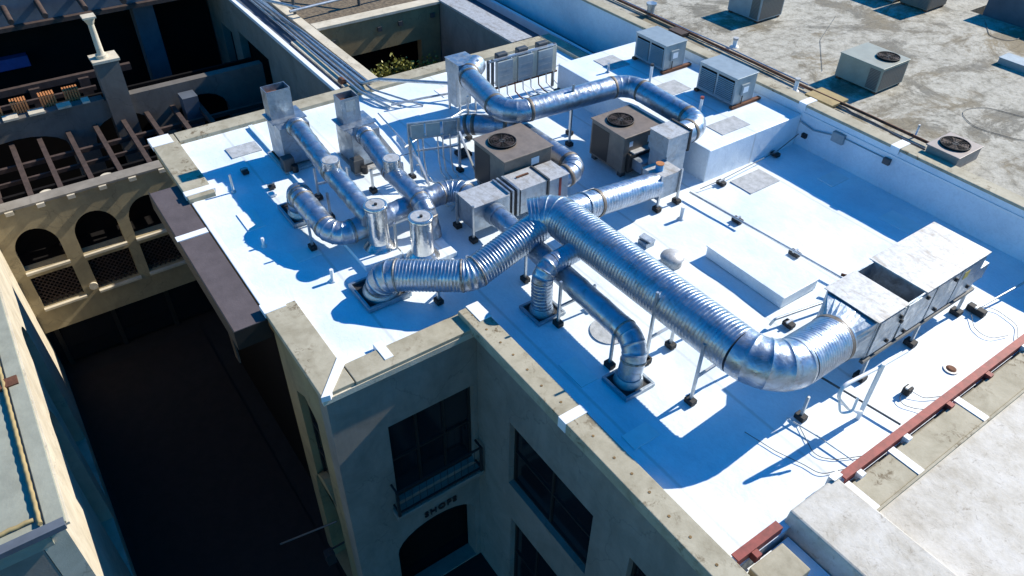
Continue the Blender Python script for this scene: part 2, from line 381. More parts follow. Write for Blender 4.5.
# roof membrane
bm = MB()
def roof(x0, x1, y0, y1, z0=-.35, z1=0.0, name='roof', mat='white', parent=None, sub=0):
    return MB().box(x0, x1, y0, y1, z0, z1).build(name, mat, parent or mb_)
def membrane(poly_rects):
    m = MB()
    for (x0, x1, y0, y1) in poly_rects:
        nx = max(1, int((x1-x0)/.22)); ny = max(1, int((y1-y0)/.22)); vs = []; fs = []
        for j in range(ny+1):
            for i in range(nx+1):
                x = x0+(x1-x0)*i/nx; y = y0+(y1-y0)*j/ny
                z = 0 if i in (0, nx) or j in (0, ny) else .020*noise.noise(V((x*.9, y*.9, 1)))+.008*noise.noise(V((x*3, y*3, 5)))-.012
                vs.append((x, y, z))
        for j in range(ny):
            for i in range(nx):
                a = j*(nx+1)+i; fs.append((a, a+1, a+nx+2, a+nx+1))
        m.add(vs, fs, True)
    return m
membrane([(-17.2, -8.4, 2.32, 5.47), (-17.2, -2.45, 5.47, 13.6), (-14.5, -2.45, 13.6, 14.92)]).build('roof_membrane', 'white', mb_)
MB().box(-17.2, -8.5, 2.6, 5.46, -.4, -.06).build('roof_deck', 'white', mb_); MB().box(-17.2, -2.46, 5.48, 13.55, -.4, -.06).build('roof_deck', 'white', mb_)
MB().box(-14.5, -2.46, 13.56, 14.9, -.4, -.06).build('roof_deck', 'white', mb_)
for (x, y, w, d) in ((-6.6, 5.75, .6, .35), (-4.9, 5.62, .3, .5), (-13.7, 2.9, .7, .35), (-11.9, 3.3, .4, .5), (-6.2, 13.9, .8, .5), (-7.9, 14.1, .4, .6), (-3.0, 13.9, .6, .5), (-12.9, 7.0, .6, .5), (-16.4, 9.2, .5, .6)):
    MB().box(x, x+w, y, y+d, -.05, .003).build('membrane_patch', 'tape', mb_)
# tall parapet on the right
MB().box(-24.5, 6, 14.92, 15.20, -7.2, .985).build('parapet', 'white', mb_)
MB().box(-24.5, 6, 14.88, 15.24, .985, 1.05).build('parapet_coping', 'coping', mb_, bevel=.012)
for x in (-9.35, -6.95): MB().box(x, x+.2, 14.86, 15.26, .9, 1.063).build('flashing_lap', 'tape', mb_)
MB().box(-9.2, 6, 14.895, 14.92, .80, .84).build('counter_flashing', 'tape', mb_)
# raised platform along the parapet
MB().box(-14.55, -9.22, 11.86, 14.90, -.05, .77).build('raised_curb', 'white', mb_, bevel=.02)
# low white box
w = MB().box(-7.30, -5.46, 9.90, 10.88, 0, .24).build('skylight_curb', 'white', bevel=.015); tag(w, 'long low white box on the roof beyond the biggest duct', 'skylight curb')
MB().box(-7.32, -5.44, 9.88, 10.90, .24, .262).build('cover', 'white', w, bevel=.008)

# --- right edge: steel channel, coping, annex roof
def channel(y0, y1, label):
    t = thing('steel_channel', label, 'steel beam', (-2.52, y0, 0), 'red steel beams along the roof edge')
    MB().box(-2.58, -2.47, y0, y1, .14, .165).build('top_flange', 'red', t); MB().box(-2.47, -2.455, y0, y1, .02, .165).build('web', 'red', t)
    y = y0+.25
    while y < y1:
        MB().box(-2.56, -2.36, y, y+.1, .0, .138).build('bracket', 'red' if int(y*10) % 3 else 'tape', t); y += 1.13
channel(5.42, 6.28, 'short broken piece of red steel beam at the roof corner'); channel(7.62, 17, 'long red steel beam running along the right roof edge')
an = thing('annex_building', 'stained white flat roofed annex at the lower right corner', 'building', (-2.4, 7.5, -7.2))
MB().box(-2.44, 9, 7.56, 22, -7.2, -.04).build('wall', 'stucco', an)
MB().box(-2.40, -1.94, 7.58, 14.85, -.04, .07).build('coping', 'coping', an, bevel=.015)
MB().box(-1.93, 9, 7.55, 14.85, -.04, .03).build('roof', 'dirtywhite', an)
MB().box(-1.935, -1.90, 7.55, 14.85, .0, .085).build('edge_trim', 'coping', an)
for y in (7.56, 8.62, 10.35): MB().box(-2.44, -1.92, y, y+.14, -.02, .084).build('flashing_lap', 'tape', an)
MB().add([(-2.56,6.42,-.3),(9,6.42,-.3),(9,7.54,-.3),(-2.56,7.54,-.3),(-2.56,6.52,.22),(9,6.48,.30),(9,7.54,.30),(-2.56,7.50,.22)], [(0,3,2,1),(4,5,6,7),(0,1,5,4),(1,2,6,5),(2,3,7,6),(3,0,4,7)]).build('raised_ridge', 'dirtywhite', an, bevel=.03)
MB().box(-2.60, -2.50, 7.38, 7.56, -.04, .26).build('ridge_end_cap', 'galvflat', an)
MB().box(-2.40, 9, 5.5, 6.42, -7.2, -.12).build('gutter_floor', 'white', an)
MB().box(-2.34, -1.88, 5.52, 6.16, -.12, .07).build('coping', 'coping', an, bevel=.015)

# --- old roof behind the parapet
ob = thing('neighbouring_building', 'building behind the parapet with a wide stained grey roof', 'building', (-10, 20, -7.2))
MB().box(-45, 12, 15.26, 24.3, -7.2, .9).build('roof', 'oldroof', ob)
MB().box(-45, -10.6, 24.3, 45, -7.2, .88).build('roof', 'oldroof', ob)
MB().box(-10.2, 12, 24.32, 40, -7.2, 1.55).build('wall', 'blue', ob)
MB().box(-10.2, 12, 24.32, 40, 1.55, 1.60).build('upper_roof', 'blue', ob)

# --- rear gutter between roofs
tb = thing('rear_roof_strip', 'narrow shaded roof strip with white coping behind the courtyard', 'roof strip', (-17.5, 13, -7.2))
MB().box(-26, -17.66, 12.62, 13.30, -7.2, .05).build('wall', 'stucco', tb)
MB().box(-26, -17.66, 12.60, 13.34, .05, .11).build('coping', 'sheet', tb)
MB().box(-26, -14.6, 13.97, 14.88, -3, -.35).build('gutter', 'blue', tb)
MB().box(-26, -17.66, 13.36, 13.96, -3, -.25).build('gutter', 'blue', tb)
MB().box(-26, -14.6, 14.3, 14.42, -.35, -.1).build('divider', 'tape', tb)

# --- passage with pipes towards the back, courtyards
pb = thing('passage_block', 'cream topped wall block with pipes between two courtyards', 'building', (-20, 7, -7.2))
f = holed(rect(-32, -17.66, -7.2, -.02), [rect(-25.6, -22.9, -4.6, -1.0), rect(-27.5, -26.4, -4.6, -1.3), rect(-21.5, -19.5, -7.15, -2.3)], .25, lambda u, v, d: (u, 7.0+d, v))
f.build('wall', 'stucco', pb)
MB().box(-31, -18, 7.3, 7.4, -7, -.5).build('room', 'void', pb)
MB().box(-32, -17.66, 7.42, 8.2, -7.2, -.02).build('wall', 'stucco', pb)
MB().box(-32, -17.66, 6.96, 7.11, -.02, .09).build('coping', 'tape', pb, bevel=.01)
MB().box(-32, -17.66, 7.94, 8.24, -.02, .09).build('coping', 'stuccow', pb, bevel=.01)
MB().box(-32, -17.66, 7.11, 7.94, -.019, .0).build('top_gutter', 'blue', pb)  # blue colour stands in for the shadow between the copings
MB().box(-21.3, -17.75, 7.26, 7.44, .002, .06).build('timber_sleeper', 'stuccow', pb)
sp = thing('patio_building', 'tan building round the small planted courtyard with gravel roof', 'building', (-22.5, 10, -7.2))
f = holed(rect(8.25, 12.58, -7.2, .0), [rect(9.25, 11.85, -7.1, -1.05)], -.3, lambda u, v, d: (-21.8+d, u, v)); f.build('wall', 'stuccoy', sp)
MB().box(-24, -23, 8.3, 12.5, -7, -.5).build('room', 'void', sp)
MB().box(-22.2, -21.74, 8.26, 12.6, .0, .09).build('coping', 'stuccow', sp, bevel=.01)
MB().box(-45, -22.22, 8.26, 13.9, -.3, .0).build('roof', 'gravel', sp)
for y, z in ((10.35, -.35), (11.1, -.32), (8.75, -.45), (12.3, -.3)): MB().box(-21.80, -21.72, y-.07, y+.07, z-.09, z+.05).build('wall_light', 'greydark', sp)
MB().box(-45, -33, -12, 8.2, -7.2, .0).build('gravel_block', 'gravel', sp)

# pipes on the passage
def pipe_thing(name, label, cat, pts, r, mat='steel', rf=.15, group=None, n=10):
    pl = []
    for k, p in pieces(pts, rf): pl += p if not pl else p[1:]
    o = MB().tube(pl, r, n).build(name, mat, None, loc=pts[0]); tag(o, label, cat, group); return o
GP = 'conduits running along the passage wall top'
pipe_thing('conduit', 'lowest outer blue grey conduit, the one nearest the sunny edge strip of the passage', 'pipe', [(-31, 7.48, .10), (-17.2, 7.42, .12), (-16.4, 7.6, .10), (-16.1, 7.75, .03)], .035, 'steel', .3, GP)
pipe_thing('conduit', 'conduit just inside the outermost one, ending in a bend beside the second fan housing', 'pipe', [(-31, 7.58, .10), (-17.1, 7.56, .12), (-16.3, 7.8, .12), (-16.0, 8.0, .03)], .03, 'steel', .3, GP)
pipe_thing('conduit', 'middle thick conduit of the passage bundle carrying on towards the blue fan box', 'pipe', [(-31, 7.68, .13), (-17.5, 7.68, .14), (-17.0, 7.9, .40), (-15.5, 9.6, .42), (-14.9, 9.75, .40), (-14.6, 9.75, .1)], .045, 'steel', .3, GP)
pipe_thing('conduit', 'thin conduit of the bundle lying against the cream coping', 'pipe', [(-31, 7.78, .10), (-17.1, 7.78, .10), (-15.9, 8.3, .10), (-15.75, 8.5, .02)], .025, 'steel', .3, GP)
pipe_thing('conduit', 'raised conduit crossing over the bundle far up the passage', 'pipe', [(-31, 7.30, .3), (-24.5, 7.45, .32), (-21.5, 7.75, .18), (-17.4, 7.87, .12)], .03, 'steel', .3, GP)
pipe_thing('conduit', 'conduit lying on small blocks behind the wall rack, running level with the roof edge', 'pipe', [(-16.05, 7.75, .12), (-15.9, 8.6, .14), (-15.65, 9.8, .14), (-15.6, 12.8, .14)], .03, 'steel', .2)
o = MB().tube([(-18.1, 7.33, .1), (-17.9, 7.33, .1)], .09, 14).build('capped_pipe', 'rust', None, loc=(-18, 7.33, .1)); tag(o, 'rusty orange pipe end at the near end of the passage', 'pipe cap')
# pipe truss on the gravel roof
tr = thing('pipe_rack', 'pale pipe frame lying on the brown gravel roof', 'pipe rack', (-23, 9, 0))
for a, b in (((-22.8,7.9,.35),(-23.2,13,.35)), ((-24.2,7.6,.35),(-22.9,8.3,.35)), ((-25.0,8.6,.4),(-23.0,10.2,.4)), ((-25.5,8.2,.4),(-25.9,13,.4)), ((-25.2,11.4,.4),(-23.2,12.6,.4))):
    MB().tube([a, b], .045, 10).build('rail', 'steel', tr)
for p in ((-23.2,8.2),(-23.0,10.3),(-23.2,12.4),(-25.3,8.8)): MB().tube([(p[0],p[1],0),(p[0],p[1],.75)], .05, 10).build('upright', 'greydark', tr)

# --- arcade building on the left
ab = thing('arcade_building', 'ochre stucco arcade with round arches and lattice windows', 'building', (-19.5, 0, -7.2))
holes = []
AR = [(-1.33, -.32), (.06, 1.12), (1.40, 2.50), (2.8, 3.9), (4.2, 5.3)]
for a, b in AR:
    holes.append(arch(a, b, -3.52, -2.95, -2.35, 14)); holes.append(rect(a+.02, b+.02, -4.72, -3.74))
holes = holes[:10]
f = holed(rect(-2.6, 6.9, -5.55, -1.72), holes, -.3, lambda u, v, d: (-19.5+d, u, v)); f.build('wall', 'ochre', ab)
MB().box(-19.86, -19.46, -2.6, 6.9, -1.72, -1.66).build('wall_cap', 'stucco', ab)  # shade on the wall top put into a darker stucco colour
for a, b in AR:
    MB().box(-19.8, -19.42, a-.01, b+.03, -3.60, -3.53).build('sill', 'stuccow', ab)
    MB().box(-19.8, -19.40, a, b+.05, -4.80, -4.735).build('sill', 'stuccow', ab)
    L = MB(); u0, u1, z0, z1 = a+.03, b+.01, -4.71, -3.75
    s = .13; k = 0
    for dirn in (1, -1):
        c = -2.0
        while c < 3:
            # line z = z0 + dirn*(u-u0) + c
            pts = []
            for u in (u0, u1):
                z = z0+dirn*(u-u0)+c
                pts.append((u, z))
            (ua, za), (ub, zb) = pts
            def clipz(ua, za, ub, zb):
                if za > zb: ua, za, ub, zb = ub, zb, ua, za
                if zb < z0 or za > z1: return None
                if za < z0: ua += (ub-ua)*(z0-za)/(zb-za); za = z0
                if zb > z1: ub = ua+(ub-ua)*(z1-za)/(zb-za); zb = z1
                return ua, za, ub, zb
            r_ = clipz(ua, za, ub, zb)
            if r_ and math.hypot(r_[2]-r_[0], r_[3]-r_[1]) > .03:
                L.bar((-19.60-.02*(dirn > 0), r_[0], r_[1]), (-19.60-.02*(dirn > 0), r_[2], r_[3]), .022)
            c += s
    L.build('lattice', 'wood', ab)
MB().box(-20.6, -20.5, -2.6, 6.9, -7.1, -1.9).build('room', 'void', ab)
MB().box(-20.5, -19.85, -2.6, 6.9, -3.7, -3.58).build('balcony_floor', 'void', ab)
for y in (-1.4, .1, 1.6, 3.1): MB().box(-20.1, -19.85, y, y+.12, -7.2, -5.56).build('shop_pier', 'frame', ab)  # near-black colour stands in for shade under the arcade
MB().box(-20.0, -19.9, -2.4, 6.9, -7.1, -5.7).build('shop_window', 'glass', ab)
MB().tube([(-19.5, -.03, -4.55), (-19.44, -.03, -4.55)], .11, 16).build('wall_medallion', 'stuccow', ab)
# terrace behind the pergola
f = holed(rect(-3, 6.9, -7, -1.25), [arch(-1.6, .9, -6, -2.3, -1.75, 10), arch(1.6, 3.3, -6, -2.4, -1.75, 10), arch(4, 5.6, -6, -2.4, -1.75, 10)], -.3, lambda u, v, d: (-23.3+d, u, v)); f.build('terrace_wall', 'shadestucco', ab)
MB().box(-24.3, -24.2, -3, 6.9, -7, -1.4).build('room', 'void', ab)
MB().box(-26.6, -23.61, -3, 6.9, -4.2, -4.0).build('terrace_floor', 'void', ab)  # near-black colour in place of shade on the terrace floor
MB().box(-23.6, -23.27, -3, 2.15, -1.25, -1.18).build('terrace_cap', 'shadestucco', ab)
for y, w_ in ((-.95, .35), (-.42, .38), (.22, .40), (.95, .36), (1.6, .2)): MB().box(-23.56, -23.24, y, y+w_, -1.18, -1.12).build('sunlit_cap_patch', 'stuccow', ab)  # cream blocks stand in for sunlit stretches of the terrace ledge
for y in (-.75, -.1, .62, 1.25):
    s_ = MB()
    for k in range(6): s_.box(-23.95, -23.66, y+k*.07, y+k*.07+.045, -1.24, -.86)
    s_.build('slatted_screen', 'orange', ab)
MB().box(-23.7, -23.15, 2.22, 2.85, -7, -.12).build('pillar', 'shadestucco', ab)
MB().box(-23.74, -23.11, 2.18, 2.90, -.12, -.05).build('pillar_cap', 'stuccow', ab)
MB().box(-22.2, -21.6, 4.6, 5.4, -7, -2.2).build('pillar', 'stucco', ab)
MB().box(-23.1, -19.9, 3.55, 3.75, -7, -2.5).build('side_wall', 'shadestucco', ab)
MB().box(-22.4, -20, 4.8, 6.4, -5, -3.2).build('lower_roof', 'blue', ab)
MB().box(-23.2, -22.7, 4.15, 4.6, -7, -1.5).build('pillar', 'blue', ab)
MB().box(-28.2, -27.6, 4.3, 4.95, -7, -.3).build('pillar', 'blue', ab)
for y in (-2.2, -.9, .5, 1.9): MB().box(-26.0, -25.8, y, y+.3, -7, -1.5).build('terrace_post', 'wood', ab)
MB().bar((-26, -3, -1.5), (-26, 3.5, -1.5), .16, .2).build('terrace_beam', 'wood', ab)
MB().bar((-24.6, -3, -1.35), (-24.6, 2.2, -1.35), .1, .12).build('terrace_beam', 'wood', ab)
cl = MB()
cl.tube([(-23.4,2.5,-.05),(-23.4,2.5,.04)], .16, 20); cl.tube([(-23.4,2.5,.04),(-23.4,2.5,.10),(-23.4,2.5,.9)], [.13,.095,.08], 20); cl.tube([(-23.4,2.5,.9),(-23.4,2.5,1.02),(-23.4,2.5,1.08)], [.085,.14,.16], 20)
cl.box(-23.57,-23.23,2.33,2.67,1.08,1.13)
cl.build('column', 'stuccow', ab)
# back wing with vigas
MB().box(-33, -27.0, -12, 6.9, .0, 3.4).build('upper_wall', 'blue', ab)
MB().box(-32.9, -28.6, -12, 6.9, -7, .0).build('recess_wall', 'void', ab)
MB().box(-26.98, -26.8, -12, 6.9, -.06, .06).build('lintel', 'wood', ab)
MB().box(-28.5, -28.2, -3, .9, -1.7, -1.35).build('banner', 'purple', ab)
for y in (.75, 1.65, 2.75, 3.85, 4.9): MB().tube([(-27.6, y, .62), (-25.9, y+.02, .50)], .085, 10).build('roof_beam', 'wood', ab)
# vines / bits hanging on pillar tops
# pergola
pg = thing('pergola', 'dark weathered timber pergola over the arcade terrace', 'pergola', (-21.5, 1, -1.7))
for k, y in enumerate((-1.9, -1.2, -.5, .2, .95, 1.68, 2.44, 3.14, 3.9, 4.6)):
    MB().bar((-23.5+random.uniform(-.1,.1), y+.02, -1.95), (-19.66, y, -1.95+random.uniform(-.02,.02)), .13, .16).build('beam', 'wood', pg)
    if k < 9: MB().box(-19.56, -19.40, y+.04, y+.22, -1.80, -1.70).build('beam_end_block', 'stuccow', pg)
MB().bar((-22.4, -3, -2.10), (-22.35, 6.5, -2.10), .11, .12).build('cross_beam', 'wood', pg); MB().bar((-20.4, -3, -2.10), (-20.4, 6.5, -2.10), .11, .12).build('cross_beam', 'wood', pg); MB().bar((-21.6, -3, -2.12), (-21.6, 6.5, -2.12), .08, .10).build('cross_beam', 'wood', pg)
for y in (-.16, 1.3): MB().tube([(-20.15, y, -5), (-20.15, y, -2.2), (-20.15, y, -2.05), (-20.15, y, -1.85)], [.09, .08, .14, .16], 14).build('pergola_column', 'stuccow', pg)

# --- left building
lb = thing('left_building', 'cream walled building with pale green grey cap and arched openings at left edge', 'building', (-9.1, -1.6, -7.2))
f = holed(rect(-22, -8.55, -7.2, -.55), [arch(-16.2, -14.1, -6.6, -3.3, -2.15, 12), arch(-13.4, -11.5, -6.6, -3.3, -2.3, 12)], .35, lambda u, v, d: (u, -1.6-d, v)); f.build('wall', 'stuccow', lb)
MB().box(-21, -11, -2.5, -2.4, -7, -.7).build('room', 'void', lb)
MB().box(-8.9, -8.553, -9, -1.96, -7.2, -.55).build('end_wall', 'stucco', lb)
MB().box(-22, -8.48, -1.78, -1.53, -.55, -.50).build('cap', 'greenroof', lb, bevel=.01)
MB().box(-22, -8.5, -2.6, -1.80, -.9, -.53).build('cap', 'greenroof', lb)
MB().box(-22, -8.48, -9, -1.5, -.60, -.551).build('cornice', 'stuccow', lb)
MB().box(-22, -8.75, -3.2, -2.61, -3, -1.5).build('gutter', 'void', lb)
m = MB(); pts = [(-19, -1.84, -.50)]
for k in range(104): pts.append((-19+k*.1+.1, -1.84+.012*(k % 2), -.495+.02*(k % 2)))
m.tube(pts, .032, 8); m.build('cap_trim', 'mustard', lb)
pts = [(-8.74, -1.9-k*.1, -.50+.02*(k % 2)) for k in range(50)]
MB().tube(pts, .032, 8).build('cap_trim', 'mustard', lb)
for x in (-11.9, -16.8): MB().box(x, x+.22, -3, -1.62, -.53, -.47).build('rust_strap', 'rust', lb)
MB().box(-8.553, -8.40, -9, -1.55, -.58, -.48).build('edge_gutter', 'blue', lb)

# --- purple-grey canopy along the left wall
cn = thing('canopy', 'flat purple grey felt canopy along the left side of the white roof', 'canopy', (-13, 2, -.1))
MB().box(-15.5, -10.33, 1.66, 2.24, -.16, -.02).build('canopy_top', 'awning', cn)
MB().box(-15.52, -10.31, 1.64, 1.66, -.42, .0).build('fascia', 'frame', cn); MB().box(-10.33, -10.31, 1.66, 2.24, -.42, .0).build('fascia', 'frame', cn)
MB().box(-13.6, -13.42, 1.63, 2.24, -.019, .004).build('white_strip', 'tape', cn)
# --- balcony + SHOPS sign
bl = thing('balcony', 'small balcony with black iron railing outside the upper glass door', 'balcony', (-8.1, 4.2, -3.7))
MB().box(-8.098, -7.84, 3.12, 5.08, -3.84, -3.72).build('slab', 'stucco', bl, bevel=.02)
rl = MB()
for z in (-3.62, -2.98):
    rl.bar((-7.87, 3.17, z), (-7.87, 5.03, z), .035); rl.bar((-8.09, 3.17, z), (-7.87, 3.17, z), .035); rl.bar((-8.09, 5.03, z), (-7.87, 5.03, z), .035)
rl.build('rail', 'black', bl)
k = 0
for i in range(13):
    y = 3.17+1.86*i/12; MB().bar((-7.87, y, -3.72), (-7.87, y, -2.98), .008 if 0 < i < 12 else .05).build('baluster', 'black', bl)
cu = bpy.data.curves.new('sign_text', 'FONT'); cu.body = 'SHOPS'; cu.size = .22; cu.extrude = .012; cu.align_x = 'CENTER'; cu.align_y = 'CENTER'; cu.space_character = 1.25; cu.offset = .004
to = bpy.data.objects.new('tmp', cu); C.objects.link(to); bpy.context.view_layer.update()
me = bpy.data.meshes.new_from_object(to); bpy.data.objects.remove(to)
sg = bpy.data.objects.new('shop_sign', me); C.objects.link(sg); me.materials.clear(); me.materials.append(M['black'])
sg.location = (-8.07, 4.16, -4.50); sg.rotation_euler = (R(90), 0, R(90)); tag(sg, 'black SHOPS lettering on the wall above the arch', 'sign')

# hanging lamp + flag pole on side wall
lp = thing('wall_lantern', 'black iron lantern bracketed to the yellow lit side wall', 'lantern', (-9.0, 2.1, -5.4))
MB().bar((-8.9, 2.3, -5.2), (-8.9, 1.95, -5.2), .03).build('bracket', 'black', lp); MB().box(-8.99, -8.81, 1.86, 2.04, -5.6, -5.25).build('lamp_housing', 'black', lp)
o = MB().tube([(-9.1, 2.3, -4.7), (-9.6, 1.2, -5.2)], .02, 8).build('flag_pole', 'greydark', None, loc=(-9.1, 2.3, -4.7)); tag(o, 'thin bare pole slanting out of the yellow lit side wall', 'pole')

# ================================================================== EQUIPMENT
# --- big duct D1
d1 = thing('air_duct', 'biggest ribbed silver duct running down the roof and turning into the long air handler', 'duct', (-6.5, 7.6, 0))
duct(d1, [(-9.05, 6.95, 1.02), (-8.80, 7.33, 1.13), (-3.83, 7.33, 1.22), (-3.97, 8.98, .96)], .378, [.45, .55], .066, .0055, 48, bands=False)
MB().tube([(-3.97, 8.90, .96), (-3.97, 8.98, .96)], .395, 48).build('joint_band', 'darkband', d1)
# D3 to R box
d3 = thing('air_duct', 'short straight silver duct between the biggest duct and the box topped by a blue can', 'duct', (-9, 9, 0))
duct(d3, [(-8.85, 7.45, 1.05), (-8.98, 8.4, .85), (-9.15, 10.17, .55)], .265, .6, .08, .004, 36, bands=False)
MB().tube([(-8.985, 8.40, .845), (-8.99, 8.47, .832)], .285, 36).build('joint_band', 'darkband', d3); MB().tube([(-8.93, 8.05, .925), (-8.935, 8.09, .915)], .29, 36).build('joint_band', 'galvflat', d3)
# D2
d2 = thing('air_duct', 'zigzag ribbed duct rising from the front left roof curb to the biggest duct', 'duct', (-9.8, 4.2, 0))
duct(d2, [(-9.82, 4.20, .05), (-9.74, 4.21, .48), (-8.72, 5.42, .60), (-8.87, 7.30, 1.06)], .285, [.42, .30], .062, .0075, 40)
curb(d2, -10.30, -9.45, 3.77, 4.62, .10, -9.82, 4.20, .285)
# D4
d4 = thing('air_duct', 'upright silver elbow duct joining the biggest duct from the roof curb below', 'duct', (-7.82, 6.3, 0))
duct(d4, [(-7.80, 6.30, .05), (-7.86, 6.32, .92), (-7.93, 7.4, .98)], .185, .26, .07, .005, 32, bands=False)
curb(d4, -8.10, -7.51, 6.02, 6.62, .06, -7.80, 6.30, .185)
# D5
d5 = thing('air_duct', 'smooth duct from the square plenum passing under the biggest duct to the nearest curb', 'duct', (-5.7, 6.45, 0))
duct(d5, [(-10.2, 6.92, .52), (-5.76, 6.62, .72), (-5.68, 6.45, .05)], .20, .34, .6, .006, 36)
curb(d5, -5.95, -5.36, 6.12, 6.74, .07, -5.68, 6.45, .20)
# D6 loop
d6 = thing('air_duct', 'smooth silver duct looping from the blue topped box over the raised white platform', 'duct', (-12.3, 10, 0))
BAND[0] = 'darkband'; duct(d6, [(-15.0, 9.62, 1.12), (-14.55, 9.10, 1.12), (-12.35, 8.68, 1.16), (-12.12, 12.05, 1.14), (-9.72, 12.02, 1.12), (-9.68, 11.35, 1.12)], .255, [.35, .5, .5, .45], .12, .0015, 36)
# D7
d7 = thing('air_duct', 'low silver duct behind the brown condensers bending into the plenum boxes', 'duct', (-12, 9, 0))
duct(d7, [(-13.95, 8.0, .30), (-13.4, 8.45, .55), (-12.65, 9.15, .62), (-10.42, 9.22, .60), (-10.45, 8.72, .53)], .235, [.4, .4, .45], .3, .006, 32)
BAND[0] = 'seam'
# D8
d8 = thing('air_duct', 'silver duct sloping down from the left fan housing to the left steel stack', 'duct', (-13.5, 4.9, 0))
duct(d8, [(-14.95, 4.80, .85), (-14.65, 4.80, 1.02), (-12.68, 4.68, .93), (-11.1, 4.72, .70)], .20, .4, .35, .008, 32)
MB().cyl(-12.66, 4.68, .95, 1.22, .185).build('tee_cap', 'mirror', d8); MB().cyl(-12.66, 4.68, 1.221, 1.226, .16).build('tee_lid', 'sheet', d8)
# D9
d9 = thing('air_duct', 'low arched duct from the left roof curb turning behind the two steel stacks', 'duct', (-12.9, 3.9, 0))
duct(d9, [(-12.95, 4.0, .05), (-12.92, 4.0, .62), (-12.55, 3.95, .62), (-11.28, 4.02, .42), (-11.48, 6.85, .45), (-10.75, 6.85, .5)], .225, [.3, .3, .35, .35], .3, .008, 32)
curb(d9, -13.44, -12.58, 3.68, 4.4, .09, -12.95, 4.0, .225)
# D10
d10 = thing('air_duct', 'silver duct sloping down from the second fan housing to the right steel stack', 'duct', (-12, 5.9, 0))
duct(d10, [(-14.05, 5.95, .75), (-13.65, 5.93, .90), (-12.30, 5.80, .75), (-10.95, 5.80, .66), (-10.72, 5.80, .05)], .195, [.3, .3, .32], .35, .008, 32)
MB().cyl(-12.24, 5.80, .75, 1.10, .185).build('tee_cap', 'mirror', d10); MB().cyl(-12.24, 5.80, 1.101, 1.106, .16).build('tee_lid', 'sheet', d10)

# --- fan housings
def fan_housing(x0, x1, y0, y1, zb, zt, cx0, cx1, cy0, cy1, ct, label):
    t = thing('fan_housing', label, 'fan housing', ((x0+x1)/2, (y0+y1)/2, 0), 'square fan housings feeding the left ducts')
    MB().box(x0, x1, y0, y1, zb, zt).build('housing', 'galvflat', t, bevel=.008)
    MB().box(x0-.06, x1*.35+cx1*.65+.06, y0-.06, y1+.05, zt, zt+.02).build('flange', 'galvflat', t)
    w = .012; c = MB()
    c.box(cx0, cx1, cy0, cy0+w, zt+.02, ct).box(cx0, cx1, cy1-w, cy1, zt+.02, ct).box(cx0, cx0+w, cy0+w, cy1-w, zt+.02, ct).box(cx1-w, cx1, cy0+w, cy1-w, zt+.02, ct)
    c.build('intake_hood', 'galvflat', t)
    MB().box(cx0+w, cx1-w, cy0+w, cy1-w, ct-.16, ct-.14).build('rusty_screen', 'rust', t)
    for sx in (x0+.05, x1-.05):
        for sy in (y0+.05, y1-.05): MB().box(sx-.03, sx+.03, sy-.03, sy+.03, .0, zb).build('leg', 'greydark', t)
    MB().box(x0-.1, x1+.15, y0-.1, y1+.1, .0, .06).build('base_frame', 'sheet', t)
    MB().box(x1-.02, x1+.20, y0-.12, y0+.14, .06, .38).build('motor', 'greydark', t, bevel=.02); MB().cyl(x1+.25, y0+.1, .06, .22, .07, 14).build('pulley', 'black', t)
    return t
fan_housing(-15.54, -14.75, 4.44, 5.12, .10, 1.00, -15.55, -15.2, 4.45, 4.98, 1.66, 'leftmost square fan housing with tall open intake and rusty screen')
fan_housing(-14.67, -13.85, 5.68, 6.35, .10, .90, -14.68, -14.33, 5.73, 6.16, 1.50, 'second fan housing with a bright square patch on its open intake')
t = bpy.data.objects['fan_housing.001']; MB().box(-14.328, -14.322, 5.83, 6.06, 1.2, 1.44).build('clean_patch', 'sheet', t)
# plume of thin fins
for k, (x, y) in enumerate(((-15.35, 5.55), (-14.5, 6.78))):
    MB().add([(x, y, .0), (x+.5, y, .0), (x+.5, y-.35, .62), (x, y-.35, .62), (x, y-.38, .0), (x+.5, y-.38, .0)], [(0,1,2,3),(1,5,2),(0,3,4),(3,2,5,4),(0,4,5,1)]).build('side_shroud', 'sheet', bpy.data.objects['fan_housing' if k == 0 else 'fan_housing.001'])

# --- steel stacks
def stack(x, y, zb, zt, r, bx, label):
    t = thing('flue_stack', label, 'flue stack', (x, y, 0), 'short shiny steel stacks')
    MB().box(*bx, .0, zb).build('white_curb', 'white', t, bevel=.01)
    MB().tube([(x,y,zb),(x,y,zb+.02),(x,y,zb+.12)], [r*1.5, r*1.4, r], 36).build('base_collar', 'mirror', t)
    MB().cyl(x, y, zb+.1, zt, r, 36).build('stack_pipe', 'mirror', t)
    MB().tube([(x,y,zt-.06),(x,y,zt-.055),(x,y,zt+.005),(x,y,zt+.01)], [r, r+.018, r+.018, r], 36).build('rim', 'mirror', t)
    MB().cyl(x, y, zt+.008, zt+.016, r*.86, 30).build('cap', 'sheet', t); MB().cyl(x+.03, y, zt+.016, zt+.05, .03, 10).build('cap_knob', 'black', t)
stack(-10.98, 4.78, .12, 1.06, .205, (-11.50, -10.52, 4.25, 5.02), 'left one of the two short shiny steel stacks, in front of the left duct')
stack(-10.27, 5.33, .10, .99, .215, (-10.95, -10.0, 5.04, 5.92), 'right one of the two short shiny steel stacks, by the zigzag duct')

